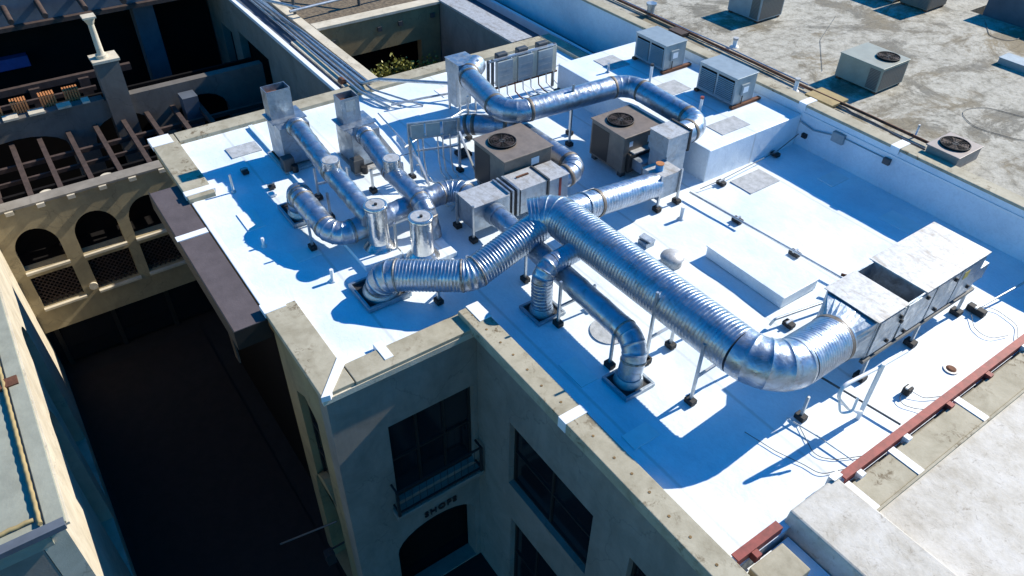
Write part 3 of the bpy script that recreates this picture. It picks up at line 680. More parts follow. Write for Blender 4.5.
# --- sheet metal plenum boxes
def cabinet(name, label, cat, b, mat='galvflat', top='sheet', group=None, zleg=None, seams=True):
    x0, x1, y0, y1, z0, z1 = b
    t = thing(name, label, cat, ((x0+x1)/2, (y0+y1)/2, 0 if zleg is None else zleg), group)
    MB().box(x0, x1, y0, y1, z0, z1-.012).build('casing', mat, t, bevel=.006)
    MB().box(x0-.015, x1+.015, y0-.015, y1+.015, z1-.012, z1).build('top_sheet', top, t)
    return t
pl = cabinet('plenum', 'square galvanised plenum nearest the viewer, on two thin corner legs', 'plenum', (-10.80, -10.20, 6.46, 7.26, .22, .80), group='plenum boxes')
for (x, y) in ((-10.80, 6.43), (-10.21, 6.43)): post_part(pl, x, y, .84)
MB().box(-10.79, -10.21, 7.262, 7.30, .2, .84).box(-10.79, -10.21, 7.36, 7.40, .2, .84).box(-10.79, -10.21, 7.48, 7.53, .2, .84).build('flange', 'galvflat', pl)
MB().box(-10.76, -10.24, 7.30, 7.36, .23, .79).box(-10.76, -10.24, 7.40, 7.48, .23, .79).build('flexible_joint', 'black', pl)
MB().tube([(-10.205, 6.9, .52), (-10.0, 6.9, .53)], .225, 32).build('takeoff_collar', 'galvflat', pl)
p2 = cabinet('plenum', 'middle galvanised plenum with a small rusty mark on its lid', 'plenum', (-10.80, -10.20, 7.56, 8.20, .22, .81), group='plenum boxes')
MB().box(-10.62, -10.58, 7.72, 8.02, .815, .84).build('lid_handle', 'rust', p2)
p3 = cabinet('plenum', 'far galvanised plenum with a red stripe down its side', 'plenum', (-10.78, -10.18, 8.26, 8.74, .22, .79), group='plenum boxes')
MB().box(-10.178, -10.172, 8.50, 8.56, .24, .76).build('red_stripe', 'red', p3); MB().box(-10.79, -10.17, 8.21, 8.25, .2, .84).build('flange', 'greydark', p3)
rb = cabinet('duct_box', 'pale square duct box with a blue can standing on it', 'duct box', (-9.50, -9.0, 10.17, 10.76, .25, .79))
for (x, y) in ((-8.97, 10.19), (-8.97, 10.76)): post_part(rb, x, y, .84)
MB().box(-9.0, -8.99, 10.74, 10.77, .25, .80).build('edge_angle', 'greydark', rb)
cn_ = thing('paint_can', 'small blue and orange can standing on the pale duct box', 'can', (-9.25, 10.38, .79))
MB().cyl(-9.25, 10.38, .79, .93, .085, 20).build('can_body', 'bluepaint', cn_); MB().cyl(-9.25, 10.38, .93, .95, .088, 20).build('can_lid', 'orange', cn_)
lp_ = cabinet('duct_box', 'raised duct box closing the loop duct beside the white platform', 'duct box', (-9.95, -9.40, 10.70, 11.35, .90, 1.34))
MB().box(-9.97, -9.38, 11.30, 11.355, .87, 1.37).build('dark_flange', 'black', lp_)
MB().box(-9.93, -9.42, 10.75, 11.30, .15, .895).build('drop_section', 'galvflat', lp_)
MB().box(-10.36, -9.95, 10.60, 11.2, .25, .50).build('side_connection', 'galvflat', lp_)
b6 = cabinet('duct_box', 'blue topped sheet metal box at the far end of the loop duct', 'duct box', (-15.33, -14.72, 8.95, 9.52, .98, 1.36), top='galvflat')
for x in (-15.28, -14.78): MB().box(x-.02, x+.02, 8.98, 9.02, 0, .98).build('leg', 'steel', b6); MB().box(x-.02, x+.02, 9.44, 9.48, 0, .98).build('leg', 'steel', b6)
MB().box(-15.3, -14.9, 8.97, 9.4, .2, .97).build('drop_section', 'galvflat', b6)

# --- air handler
ah = thing('air_handler', 'long weathered sheet metal air handler fed by the biggest duct', 'air handler', (-4.08, 11, 0))
MB().box(-4.55, -3.61, 9.45, 10.19, .53, 1.325).build('inlet_section', 'galvflat', ah, bevel=.005)
MB().box(-4.58, -3.585, 9.40, 10.19, 1.325, 1.342).build('inlet_roof', 'sheet', ah)
MB().box(-4.55, -3.61, 10.19, 10.66, .53, .80).build('recess_section', 'greydark', ah)  # dark grey stands in for the shade deep in the recess
MB().box(-3.62, -3.60, 10.19, 10.66, .85, 1.33).build('side_rim', 'galvflat', ah); MB().box(-4.56, -4.54, 10.19, 10.66, .85, 1.33).build('side_rim', 'galvflat', ah)
MB().box(-4.58, -3.61, 10.66, 12.50, .53, 1.325).build('fan_section', 'galvflat', ah, bevel=.005)
MB().box(-4.64, -3.58, 10.66, 12.54, 1.325, 1.345).build('fan_roof', 'sheet', ah)
MB().box(-4.1, -3.62, 12.50, 12.85, .62, .95).build('outlet_hood', 'galvflat', ah, bevel=.01)
for y0, y1 in ((9.50, 10.15), (10.22, 10.98), (11.03, 11.7), (11.75, 12.45)): MB().box(-3.605, -3.59, y0, y1, .58, 1.28).build('side_panel', 'galvflat', ah)
for y, z in ((9.9, .72), (10.05, 1.15), (10.12, 1.02), (10.75, 1.2), (10.4, .66), (11.25, .7), (11.55, 1.2), (12.2, .75)): MB().tube([(-3.592, y, z), (-3.55, y, z)], .035, 12).build('latch', 'black', ah)
MB().box(-3.588, -3.584, 11.85, 12.0, 1.05, 1.2).build('sticker', 'yellow', ah)
for x in (-4.5, -3.62): MB().box(x-.02, x+.05, 9.4, 12.6, .47, .53).build('skid_rail', 'greydark', ah)
for x in (-4.48, -3.6):
    for y in (9.6, 11.0, 12.4): MB().bar((x, y, 0.08), (x, y, .47), .045).build('leg', 'steel', ah); MB().box(x-.09, x+.09, y-.07, y+.07, 0.004, .1).build('rubber_foot', 'black', ah)
# square-to-round transition
n = 32; c0 = V((-3.99, 8.98, .96)); vs = []; fs = []
for k in range(n):
    a = 2*math.pi*k/n; vs.append((c0.x+.365*math.cos(a), 8.98, c0.z+.365*math.sin(a)))
for k in range(n):
    a = 2*math.pi*k/n; cx, cz = math.cos(a), math.sin(a); s_ = 1/max(abs(cx), abs(cz)); vs.append((-4.08+.46*cx*s_, 9.45, .93+.38*cz*s_))
fs = [(k, (k+1) % n, n+(k+1) % n, n+k) for k in range(n)]
MB().add(vs, fs).build('transition', 'galvflat', ah)

# --- condensers
def fan_top(root, cx, cy, z, r, mat='black', blades=True):
    MB().tube([(cx,cy,z),(cx,cy,z+.03)], r, 32).build('fan_well', 'void', root)
    g_ = MB()
    for q in (.98, .8, .6, .4, .2):
        pts = [(cx+r*q*math.cos(a), cy+r*q*math.sin(a), z+.04) for a in [2*math.pi*k/24 for k in range(25)]]
        g_.tube(pts, .004 if q < .95 else .014, 5, False)
    for k in range(12): g_.tube([(cx,cy,z+.045),(cx+r*math.cos(k*math.pi/6),cy+r*math.sin(k*math.pi/6),z+.04)], .004, 4, False)
    g_.build('fan_guard', mat, root)
    b_ = MB()
    for k in range(4):
        a = k*math.pi/2+.4; d = V((math.cos(a), math.sin(a), 0)); s_ = V((-math.sin(a), math.cos(a), 0))
        p = V((cx, cy, z+.033)); b_.add([p+d*.06-s_*.03, p+d*r*.85-s_*.12, p+d*r*.85+s_*.10+V((0,0,.004)), p+d*.06+s_*.03], [(0,1,2,3)])
    b_.build('fan_blades', 'rustdark', root)
    MB().cyl(cx, cy, z+.03, z+.042, .07, 14).build('fan_hub', 'greydark', root)
def condenser(b, fc, r, label, extra):
    x0, x1, y0, y1, z0, z1 = b
    t = thing('condenser_unit', label, 'condenser unit', ((x0+x1)/2, (y0+y1)/2, 0), 'brown rooftop condenser units')
    MB().box(x0, x1, y0, y1, z0, z1-.02).build('cabinet', 'brown', t, bevel=.012)
    MB().box(x0+.05, x0+.6, y0-.006, y0, z0+.05, z1-.1).build('coil_guard', 'browndark', t)
    MB().box(x0-.03, x1+.03, y0-.03, y1+.03, z1-.02, z1+.01).build('top_pan', 'brown', t, bevel=.01)
    for (x, y) in ((x0+.1, y0+.1), (x1-.1, y0+.1), (x0+.1, y1-.1), (x1-.1, y1-.1)): MB().box(x-.06, x+.06, y-.06, y+.06, 0, z0).build('leg', 'greydark', t)
    fan_top(t, fc[0], fc[1], z1+.008, r, 'black')
    MB().box(x1, x1+.006, *extra, z1-.30, z1-.14).build('data_plate', 'tape', t)
    return t
ca = condenser((-12.0, -10.88, 7.62, 8.82, .12, 1.08), (-11.55, 8.03), .30, 'brown condenser unit standing behind the plenum boxes', (8.3, 8.5))
cb = condenser((-11.45, -10.36, 10.40, 11.52, .12, 1.0), (-11.0, 10.83), .30, 'brown condenser unit standing beside the raised duct box', (11.1, 11.3))
MB().box(-10.354, -10.348, 10.55, 10.65, .74, .86).build('data_plate', 'tape', cb); MB().box(-10.36, -10.25, 10.5, 11.3, .15, .60).build('service_hood', 'browndark', cb, bevel=.02); MB().box(-10.36, -10.22, 10.6, 11.35, .60, .63).build('hood_lid', 'sheet', cb)

# --- grey louvred units on the platform
def louvre_unit(x0, x1, y0, y1, z0, z1, label):
    t = thing('rooftop_unit', label, 'rooftop unit', ((x0+x1)/2, (y0+y1)/2, .77), 'grey louvred rooftop units')
    MB().box(x0, x1, y0, y1, z0, z1-.02).build('cabinet', 'grey', t, bevel=.01)
    MB().box(x0-.02, x1+.02, y0-.02, y1+.02, z1-.02, z1).build('top_panel', 'grey', t, bevel=.006)
    w = (x1-x0-.18)/2
    for k in range(2):
        a = x0+.06+k*(w+.06); MB().box(a, a+w, y0-.004, y0, z0+.06, z1-.08).build('louvre_backing', 'void', t)
        L = MB()
        for j in range(11):
            z = z0+.08+j*(z1-z0-.18)/11; L.add([(a,y0-.006,z+.018),(a+w,y0-.006,z+.018),(a+w,y0-.024,z),(a,y0-.024,z),(a,y0-.006,z+.012),(a+w,y0-.006,z+.012),(a+w,y0-.024,z-.006),(a,y0-.024,z-.006)], [(0,1,2,3),(7,6,5,4),(3,2,6,7),(0,3,7,4),(1,5,6,2)])
        L.build('louvre', 'grey', t)
    yy = y0+(y1-y0)*.4
    MB().box(x1, x1+.05, yy-.1, yy+.16, z0+.22, z0+.48).build('junction_box', 'grey', t); MB().box(x1+.05, x1+.055, yy-.05, yy+.12, z0+.28, z0+.42).build('box_label', 'tape', t)
    MB().tube([(x1+.03, yy-.02, z0+.22), (x1+.03, yy-.02, z0)], .012, 8).build('cable', 'black', t)
    MB().box(x1-.04, x1+.06, y0-.05, y1+.25, .785, .785+.06).build('base_rail', 'rust', t); MB().box(x0-.02, x0+.08, y0-.05, y1+.05, .785, .785+.06).build('base_rail', 'rust', t)
louvre_unit(-13.70, -12.62, 13.70, 14.42, .85, 1.50, 'grey louvred unit at the far end of the raised white platform')
louvre_unit(-11.48, -10.32, 13.72, 14.42, .85, 1.52, 'grey louvred unit nearer the viewer on the raised white platform')

# --- racks
rk = thing('control_rack', 'rack of grey control panels facing the loop duct', 'panel rack', (-14.9, 11, 0))
for y in (9.92, 10.05, 11.98): MB().box(-14.93, -14.87, y-.03, y+.03, 0, 1.18).build('upright', 'greydark', rk)
MB().box(-14.93, -14.86, 9.9, 12.02, 1.13, 1.17).build('rail', 'steel', rk); MB().box(-14.93, -14.87, 9.9, 12.1, .38, .42).build('rail', 'rust', rk)
for k in range(3):
    y = 10.16+k*.63; p = MB().box(-14.95, -14.82, y, y+.47, .45, 1.10).build('control_panel', 'grey', rk, bevel=.01)
    for j in range(3): MB().box(-14.815, -14.812, y+.04, y+.43, .55+j*.17, .555+j*.17).build('panel_seam', 'steel', rk)
    MB().box(-15.12, -14.95, y+.08, y+.40, 1.04, 1.24).build('transformer_box', 'greydark', rk, bevel=.03)
    MB().box(-14.9, -14.86, y+.48, y+.62, .43, 1.12).build('filler_strip', 'stuccow', rk)
for k in range(9):
    y = 9.95+k*.25; z = .38; h = random.uniform(-.35, 0)
    MB().tube([(-14.84, y, .45), (-14.82, y+.01, .2), (-14.6, y+.02, .12), (-14.3+h*.5, y+.05, .10)], .018, 7).build('conduit_drop', 'steel' if k % 3 else 'rust', rk)
for y in (10.1, 10.9, 11.7): MB().box(-14.5, -14.1, y, y+.3, 0.004, .14).build('valve_box', 'greydark', rk, bevel=.02)
lr = thing('disconnect_rack', 'open steel rack with small grey boxes and slanting braces', 'panel rack', (-12.7, 7.1, 0))
A_ = (-12.95, 6.60); B_ = (-12.60, 7.62)
for p in (A_, B_):
    MB().box(p[0]-.025, p[0]+.025, p[1]-.025, p[1]+.025, 0, 1.32).build('upright', 'steel', lr)
    MB().bar((p[0], p[1], 1.0), (p[0]+.75, p[1]+.05, .02), .04).build('brace', 'steel', lr); MB().box(p[0]-.08, p[0]+.08, p[1]-.06, p[1]+.06, 0.004, .07).build('rubber_foot', 'black', lr)
for z in (1.30, .95, .65): MB().bar((A_[0], A_[1], z), (B_[0], B_[1], z), .04).build('rail', 'steel', lr)
for f0, f1 in ((.04, .30), (.34, .62), (.68, .95)):
    a = V((A_[0]+(B_[0]-A_[0])*f0, A_[1]+(B_[1]-A_[1])*f0, 1.13)); b = V((A_[0]+(B_[0]-A_[0])*f1, A_[1]+(B_[1]-A_[1])*f1, 1.13))
    MB().bar(a, b, .10, .30).build('switch_box', 'grey' if f0 < .6 else 'galvflat', lr)
for f_ in (.15, .25, .55, .65, .8): 
    p = V((A_[0]+(B_[0]-A_[0])*f_, A_[1]+(B_[1]-A_[1])*f_, 0)); MB().tube([p+V((.03,0,.98)), p+V((.04,0,.4)), p+V((.12,0,.1)), p+V((.35,0,.04))], .016, 7).build('conduit_drop', 'steel', lr)

# tray of loose conduits on the roof beside the disconnect rack
ct = thing('cable_tray', 'white ladder tray with tangled thin conduits at the foot of the open steel rack', 'cable tray', (-11.9, 6.9, 0))
for dy in (0, .16, .32): MB().tube([(-12.35, 6.45+dy, .06), (-11.45, 6.62+dy, .06)], .018, 8).build('tray_rail', 'pvc', ct)
for k in range(7): MB().tube([(-12.3+k*.14, 6.42+k*.026, .065), (-12.3+k*.14, 6.82+k*.026, .065)], .010, 6).build('tray_rung', 'pvc', ct)
for k, pts in enumerate((((-12.6,6.8,.03),(-12.2,6.9,.09),(-11.9,6.6,.1),(-11.5,6.95,.05)), ((-12.5,7.3,.03),(-12.1,7.1,.1),(-11.7,7.2,.08),(-11.3,6.6,.04)), ((-12.2,6.3,.03),(-12.0,6.75,.12),(-11.6,6.7,.1),(-11.5,7.3,.04)))):
    MB().tube(pts, .014, 7).build('loose_conduit', 'steel', ct)
pipe_thing('conduit', 'low conduit between the two fan housings and the open steel rack', 'pipe', [(-15.9, 7.3, .08), (-14.4, 7.15, .08), (-13.2, 6.95, .08), (-12.9, 6.7, .3)], .02, 'steel', .15)
pipe_thing('conduit', 'thin pipe crossing from the second fan housing towards the blue topped box', 'pipe', [(-13.8, 6.9, .25), (-14.2, 7.9, .25), (-14.6, 9.0, .25), (-14.7, 9.4, .05)], .022, 'steel', .15)
pipe_thing('cable', 'thin taut wire between the tee caps and the open steel rack', 'cable', [(-12.45, 5.9, .95), (-12.93, 6.58, .62)], .007, 'greydark', .1)
o = MB().box(-13.3, -13.0, 7.9, 8.2, .004, .09).build('rubber_pad', 'black', None, loc=(-13.1, 8, 0)); tag(o, 'dark flat pad under the start of the low duct behind the condensers', 'support block')
# --- stands and posts
stand('duct stand at the zigzag duct, one thin post in front of its level part', (-9.02, 4.92), .68, (-9.35, 5.75), .5, .30)
stand('thin post under the slanting upper part of the zigzag duct', (-8.65, 6.56), 1.0)
stand('post in front of the smooth lower duct, just right of the upright elbow', (-7.36, 6.75-.42), .98, (-7.36, 7.1), .55, .42)
stand('tall bright strut standing left of the biggest duct near its middle', (-5.84, 6.97), 1.52, (-5.87, 8.12), .8, .55)
stand('long bright strut standing free in front of the biggest duct near its elbow', (-4.79, 6.95), 1.28, (-4.85, 8.12), .8, .58)
stand('stub post on a black block below the end elbow of the biggest duct', (-3.60, 8.12), .50)
stand('pair of posts straddling the last riser of the smooth duct', (-6.1, 6.42), .72, (-5.86, 7.0), .75)
stand('hook shaped post on a black block under the middle of the biggest duct', (-5.87, 7.57), .62)
stand('tall post in front of the loop duct by the blue shaded roof', (-12.13, 10.36), 1.55)
stand('slim post under the long straight of the loop duct', (-12.55, 10.7), 1.15)
stand('thin post beneath the beginning of the loop duct', (-13.7, 8.55), 1.1)
stand('post between the sloping duct of the left fan housing and the low arched duct', (-13.3, 4.55), .75, (-13.2, 5.2), .6, .36)
stand('post under the tee cap of the left sloping duct', (-12.5, 4.45), .62)
stand('post in front of the low duct just right of the left steel stack', (-10.7, 5.0), .72)
stand('posts under the sloping duct of the second fan housing', (-12.9, 5.62), .55, (-12.8, 6.3), .55, .4)
stand('black footed post behind the elbow of the left arched duct', (-11.75, 3.72), .7)
stand('post on the platform beside the loop duct bend', (-10.6, 11.98-.36), .5 if 0 else .9)
# vent stubs
def stub(x, y, h, r, label, mat='pvc', z0=0, cap=None):
    o = MB().tube([(x,y,z0),(x,y,z0+.02),(x,y,z0+.03),(x,y,z0+h)], [r*2, r*1.9, r, r], 16).build('vent_pipe', mat, None, loc=(x, y, z0)); tag(o, label, 'vent pipe')
    if cap: MB().cyl(x, y, z0+h, z0+h+.05, r*1.25, 14).build('cap', cap, o)
stub(-8.47, 10.41, .30, .04, 'white vent stub alone on the bright roof in front of the pale duct box')
stub(-10.65, 3.63, .26, .035, 'white vent stub on the sunlit roof left of the zigzag duct')
stub(-14.55, 3.15, .42, .025, 'thin bare rod standing near the far left corner of the white roof', 'steel')
stub(-12.35, 2.97, .20, .03, 'short white stub in the blue shade left of the arched duct')
stub(-12.25, 12.9, .55, .035, 'tall pipe with dark band between the two louvred units', 'pvc', .77, 'black')
stub(-10.6, 12.95, .36, .035, 'white pipe with red cap on the platform beside the duct bend', 'pvc', .77, 'red')
stub(-13.45, 12.6, .25, .03, 'small grey stub on the platform behind the loop duct', 'steel', .77)
# rubber blocks
def block(x, y, label, z=0, w=.2, h=.09, rot=0):
    t = thing('rubber_block', label, 'support block', (x, y, z), 'black rubber blocks lying on the roof')
    MB().box(x-w/2, x+w/2, y-.07, y+.07, z+.004, z+h).build('block', 'black', t, bevel=.015); MB().box(x-.02, x+.02, y-.075, y+.075, z+h, z+h+.03).build('clip', 'steel', t); return t
block(-15.15, 3.62, 'black block alone in the blue shade near the far left corner')
block(-14.25, 3.88, 'black block beside a white scrap in the blue shade left of the fan housings', w=.16)
block(-13.7, 4.35, 'dark block on the rim in front of the leftmost fan housing', w=.26)
block(-7.75, 11.3, 'rust brown block under the first stretch of the long thin pipe', w=.22)
block(-6.35, 11.38, 'rust brown block under the far half of the long thin pipe', w=.22)
block(-9.09, 14.08, 'black block in the deep blue shade under the tall parapet')
block(-8.93, 12.09, 'black block at the foot of the raised platform corner')
block(-5.08, 9.65, 'black block with clamp between the low white box and the biggest duct')
block(-3.41, 12.72, 'large black block with trailing cable behind the air handler', w=.32, h=.13)
block(-4.95, 11.5, 'black block tucked behind the air handler beside the valve')
block(-2.98, 9.95, 'small grey block with loose wires near the red beam', w=.12, h=.14)
# long pipe and wires
pp = pipe_thing('gas_pipe', 'long thin pipe on blocks running across the bright roof to the air handler', 'pipe', [(-8.95, 11.12, .14), (-5.0, 11.40, .14), (-4.7, 11.3, .14)], .024, 'steel', .1)
pipe_thing('cable', 'thin line running from the platform foot into the blue shade', 'cable', [(-9.0, 11.5, .06), (-8.95, 12.1, .11), (-9.09, 14.1, .11), (-9.15, 14.88, .3)], .010, 'greydark', .05)
vv = thing('pipe_valve', 'small rusty valve tee behind the inlet of the air handler', 'valve', (-5.2, 11.3, 0))
MB().tube([(-5.15, 11.25, .12), (-5.15, 11.25, .34)], .03, 10).build('valve_body', 'rust', vv); MB().tube([(-5.25, 11.2, .34), (-5.05, 11.3, .34)], .03, 10).build('valve_tee', 'rust', vv); MB().tube([(-5.15, 11.25, .2), (-5.0, 11.15, .26)], .022, 8).build('valve_handle', 'rust', vv)
pipe_thing('gas_pipe', 'short pipe on a block between the low white box and the ribbed elbow', 'pipe', [(-5.25, 9.35, .05), (-5.22, 9.4, .18), (-4.95, 10.9, .18), (-4.85, 11.3, .18)], .025, 'steel', .05)
fr = thing('pipe_stand', 'bent pale pipe stand with a slanting leg in front of the air handler', 'pipe stand', (-3.1, 8.87, 0))
def tb_(pts, r, rf, nm, m_='pvc'):
    pl_ = []
    for k, p in pieces(pts, rf): pl_ += p if not pl_ else p[1:]
    MB().tube(pl_, r, 12).build(nm, m_, fr)
tb_([(-3.10, 8.87, 0), (-3.10, 8.87, 1.20)], .034, .1, 'leg')
tb_([(-3.10, 9.5, 1.10), (-3.12, 8.85, 1.13), (-3.20, 7.86, 1.16), (-3.08, 8.30, .62), (-3.08, 8.80, .22)], .028, .14, 'bent_rail')
tb_([(-3.16, 8.05, .95), (-3.05, 8.02, .72), (-2.98, 8.22, .70), (-3.02, 8.3, .92)], .02, .08, 'hook')
pipe_thing('gas_pipe', 'slim pipe passing under the air handler to the red beam', 'pipe', [(-4.35, 8.95, .10), (-2.62, 9.20, .10)], .018, 'greydark', .1)
pipe_thing('gas_pipe', 'slim pipe curving away from under the pipe stand to the red beam', 'pipe', [(-3.7, 7.9, .07), (-3.2, 8.0, .07), (-2.62, 8.06, .07)], .012, 'steel', .2)
for k, (pts, lb_) in enumerate((
  ([(-3.40,12.8,.1),(-3.3,13.1,.03),(-2.8,13.0,.03),(-2.6,12.6,.04),(-2.45,12.7,.1)], 'black cable looping from the large block to the red beam'),
  ([(-3.45,12.6,.06),(-3.2,12.3,.03),(-2.9,12.2,.03),(-2.75,12.6,.03)], 'second thin cable snaking beside the large black block'),
  ([(-2.98,9.95,.1),(-2.75,10.05,.03),(-2.6,10.35,.03),(-2.5,10.4,.08)], 'upper loose wire between the small grey block and the red beam'),
  ([(-3.0,9.9,.1),(-2.95,9.6,.03),(-2.7,9.75,.03),(-2.5,9.9,.08)], 'lower loose wire between the small grey block and the red beam'),
  ([(-3.55,8.0,.02),(-3.0,7.7,.02),(-2.8,7.9,.02),(-2.6,8.3,.03)], 'thin wire lying on the roof below the pipe stand'),
  ([(-3.9,7.2,.02),(-3.4,7.3,.02),(-3.0,7.45,.02),(-2.75,7.5,.03),(-2.6,7.9,.03)], 'tangled wire ending by the lower end of the long red beam'))):
    pipe_thing('cable', lb_, 'cable', pts, .006, 'greydark', .2, None, 6)
pipe_thing('conduit', 'straight thin conduit in the blue shade running from the large block to the parapet', 'pipe', [(-3.40, 12.75, .12), (-3.2, 14.85, .25)], .02, 'steel', .1)
# parapet boxes and conduit
pj = thing('junction_box', 'larger blue shaded junction box on the tall parapet', 'junction box', (-8.15, 14.8, .6)); MB().box(-8.3, -8.0, 14.82, 14.915, .55, .78).build('box_body', 'grey', pj, bevel=.01); MB().tube([(-9.2, 14.88, .62), (-8.8, 14.88, .55), (-8.3, 14.88, .66)], .018, 8).build('conduit_run', 'grey', pj)
pk = thing('junction_box', 'smaller junction box halfway along the tall parapet', 'junction box', (-6.9, 14.8, .6)); MB().box(-7.0, -6.84, 14.83, 14.915, .60, .74).build('box_body', 'greydark', pk, bevel=.01); MB().tube([(-8.0, 14.895, .70), (-7.0, 14.895, .70)], .012, 8).build('conduit_run', 'grey', pk)
pm = thing('junction_box', 'tiny dark outlet box low in the parapet corner', 'junction box', (-9.0, 14.85, .2)); MB().box(-9.05, -8.93, 14.84, 14.915, .28, .38).build('box_body', 'black', pm)
# vents and drains
dv = thing('dome_vent', 'round white dome vent half hidden behind the biggest duct', 'vent', (-7.5, 9.45, 0))
MB().tube([(-7.52,9.2,0),(-7.52,9.2,.10),(-7.52,9.2,.14)], [.21,.21,.19], 32).build('vent_base', 'sheet', dv); MB().tube([(-7.52,9.2,.14),(-7.52,9.2,.19),(-7.52,9.2,.22)], [.23,.21,.05], 32).build('vent_cap', 'sheet', dv)
dp = thing('exhaust_hood', 'small square metal hood just beyond the biggest duct', 'vent', (-8.25, 9.25, 0)); MB().box(-8.36, -8.12, 9.1, 9.32, 0, .10).build('hood_base', 'galvflat', dp); MB().bar((-8.38, 9.2, .14), (-8.1, 9.25, .12), .16, .04).build('hood_top', 'galvflat', dp)
dr = thing('roof_drain', 'round dirty roof drain sunk in the white roof by the red beam', 'roof drain', (-2.87, 11.05, 0)); MB().cyl(-2.87, 11.05, -.02, .01, .12, 24).build('drain_ring', 'sheet', dr); MB().cyl(-2.87, 11.05, .01, .03, .085, 18, .05).build('drain_strainer', 'rust', dr)
for k in range(1): 
    o = MB().tube([(-6.75, 6.98, -.03), (-6.75, 6.98, .012)], .34, 36).build('round_pad', 'patch', None, loc=(-6.75, 6.98, 0)); tag(o, 'flat grey round pad beneath the smooth duct', 'roof pad')
def pad(x0, x1, y0, y1, z, label):
    o = MB().box(x0, x1, y0, y1, z-.03, z+.012).build('walk_pad', 'patch', None, loc=((x0+x1)/2, (y0+y1)/2, z)); tag(o, label, 'walk pad', 'grey walkway pads')
pad(-10.05, -9.55, 12.6, 13.5, .772, 'grey walkway pad on the near end of the platform')
pad(-14.2, -13.5, 12.75, 13.4, .772, 'grey walkway pad at the far end of the platform')
pad(-12.2, -11.6, 13.0, 13.7, .772, 'grey walkway pad between the two louvred units')
pad(-8.9, -8.3, 12.35, 13.3, .0, 'grey walkway pad on the roof in front of the platform')
pad(-16.4, -15.9, 3.6, 4.3, .0, 'faint walkway pad left of the leftmost fan housing')
o = MB().box(-14.05, -13.9, 3.72, 3.86, 0.004, .05).build('white_scrap', 'tape', None, loc=(-14, 3.8, 0)); tag(o, 'small white scrap beside a black block in the blue shade', 'scrap')
# low white curbs under the fan housings
for i, (b, lb_) in enumerate((((-14.9, -13.9, 5.3, 5.6, 0, .1), 'thin white ledge strip under the second fan housing'), ((-17.1, -14.0, 4.42, 4.52, 0, .06), 'long thin dark edged strip beside the leftmost fan housing'))):
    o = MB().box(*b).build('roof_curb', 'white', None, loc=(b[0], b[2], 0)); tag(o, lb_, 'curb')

# --- equipment on the old roof
def pk_unit(x0, x1, y0, y1, z1, fc, r, label, mat='beige'):
    t = thing('condenser_unit', label, 'condenser unit', ((x0+x1)/2, (y0+y1)/2, .9), 'condenser units on the stained roof')
    MB().box(x0, x1, y0, y1, .96, z1).build('cabinet', mat, t, bevel=.012)
    MB().box(x1-.32, x1-.04, y0-.006, y0, 1.0, z1-.06).build('coil_guard', 'coil', t); MB().box(x1, x1+.006, y0+.05, y1-.05, 1.0, z1-.06).build('coil_guard', 'coil', t)
    MB().box(x0-.015, x1+.02, y0-.015, y1+.015, z1, z1+.02).build('top_panel', mat, t, bevel=.006)
    fan_top(t, fc[0], fc[1], z1+.018, r)
    for (x, y) in ((x0+.08, y0+.08), (x1-.08, y0+.08), (x0+.08, y1-.08), (x1-.08, y1-.08)): MB().box(x-.05, x+.05, y-.05, y+.05, .9, .96).build('foot', 'rust', t)
    return t
pk_unit(-9.92, -8.74, 16.95, 18.02, 1.54, (-9.08, 17.62), .27, 'pale green grey packaged unit with round fan on the stained roof')
b1 = pk_unit(-14.5, -13.36, 18.07, 19.1, 1.62, (-13.9, 18.6), .3, 'grey brown condenser cut off by the top of the picture', 'grey')
b2 = pk_unit(-12.1, -11.2, 23.0, 24.0, 1.75, (-11.6, 23.5), .3, 'dark unit beside a pale cabinet at the top right corner', 'brown')
o = thing('equipment_cabinet', 'pale blue grey low cabinet beside the dark unit at the top', 'cabinet', (-12.6, 23, .9)); MB().box(-13.1, -12.2, 22.8, 23.7, .96, 1.5).build('casing', 'grey', o, bevel=.02); MB().box(-13.05, -12.25, 22.795, 22.8, 1.0, 1.45).build('door', 'coil', o)
sf = thing('exhaust_fan', 'low pinkish square exhaust fan beside the tall parapet', 'exhaust fan', (-6.1, 15.7, .9), None)
MB().box(-6.42, -5.72, 15.28, 16.15, .9, 1.17).build('base', 'pink', sf, bevel=.01); MB().box(-6.45, -5.70, 15.26, 16.18, 1.17, 1.20).build('top_plate', 'pink', sf, bevel=.01); fan_top(sf, -6.08, 15.72, 1.195, .30)
o = MB().box(-9.62, -8.85, 15.42, 16.05, .93, 1.0).build('board', 'mustard', None, loc=(-9.2, 15.7, .93), bevel=.01); tag(o, 'mustard coloured board lying flat behind the parapet', 'board')
sk = thing('roof_hatch', 'low grey hatch casting a shadow near the right edge of the stained roof', 'roof hatch', (-7.6, 21.4, .9)); MB().box(-8.1, -6.9, 21.3, 21.75, .9, 1.05).build('hatch_curb', 'grey', sk); MB().box(-8.12, -6.88, 21.27, 21.78, 1.05, 1.07).build('hatch_lid', 'grey', sk, bevel=.01)
for k, (a, b, r, lb_, m_) in enumerate((((-26, 15.9), (-6.6, 15.75), .035, 'rust brown pipe running behind the parapet', 'rust'), ((-26, 16.05), (-9.9, 15.92), .02, 'thin pale line beside the rust brown pipe', 'steel'), ((-8.8, 15.62), (-6.5, 15.40), .025, 'dark pipe between the mustard board and the square exhaust fan', 'greydark'))):
    pts = [V((a[0]+(b[0]-a[0])*j/12, a[1]+(b[1]-a[1])*j/12+random.uniform(-.03, .03), .98)) for j in range(13)]
    o = MB().tube(pts, r, 8).build('pipe', m_, None, loc=pts[0]); tag(o, lb_, 'pipe')
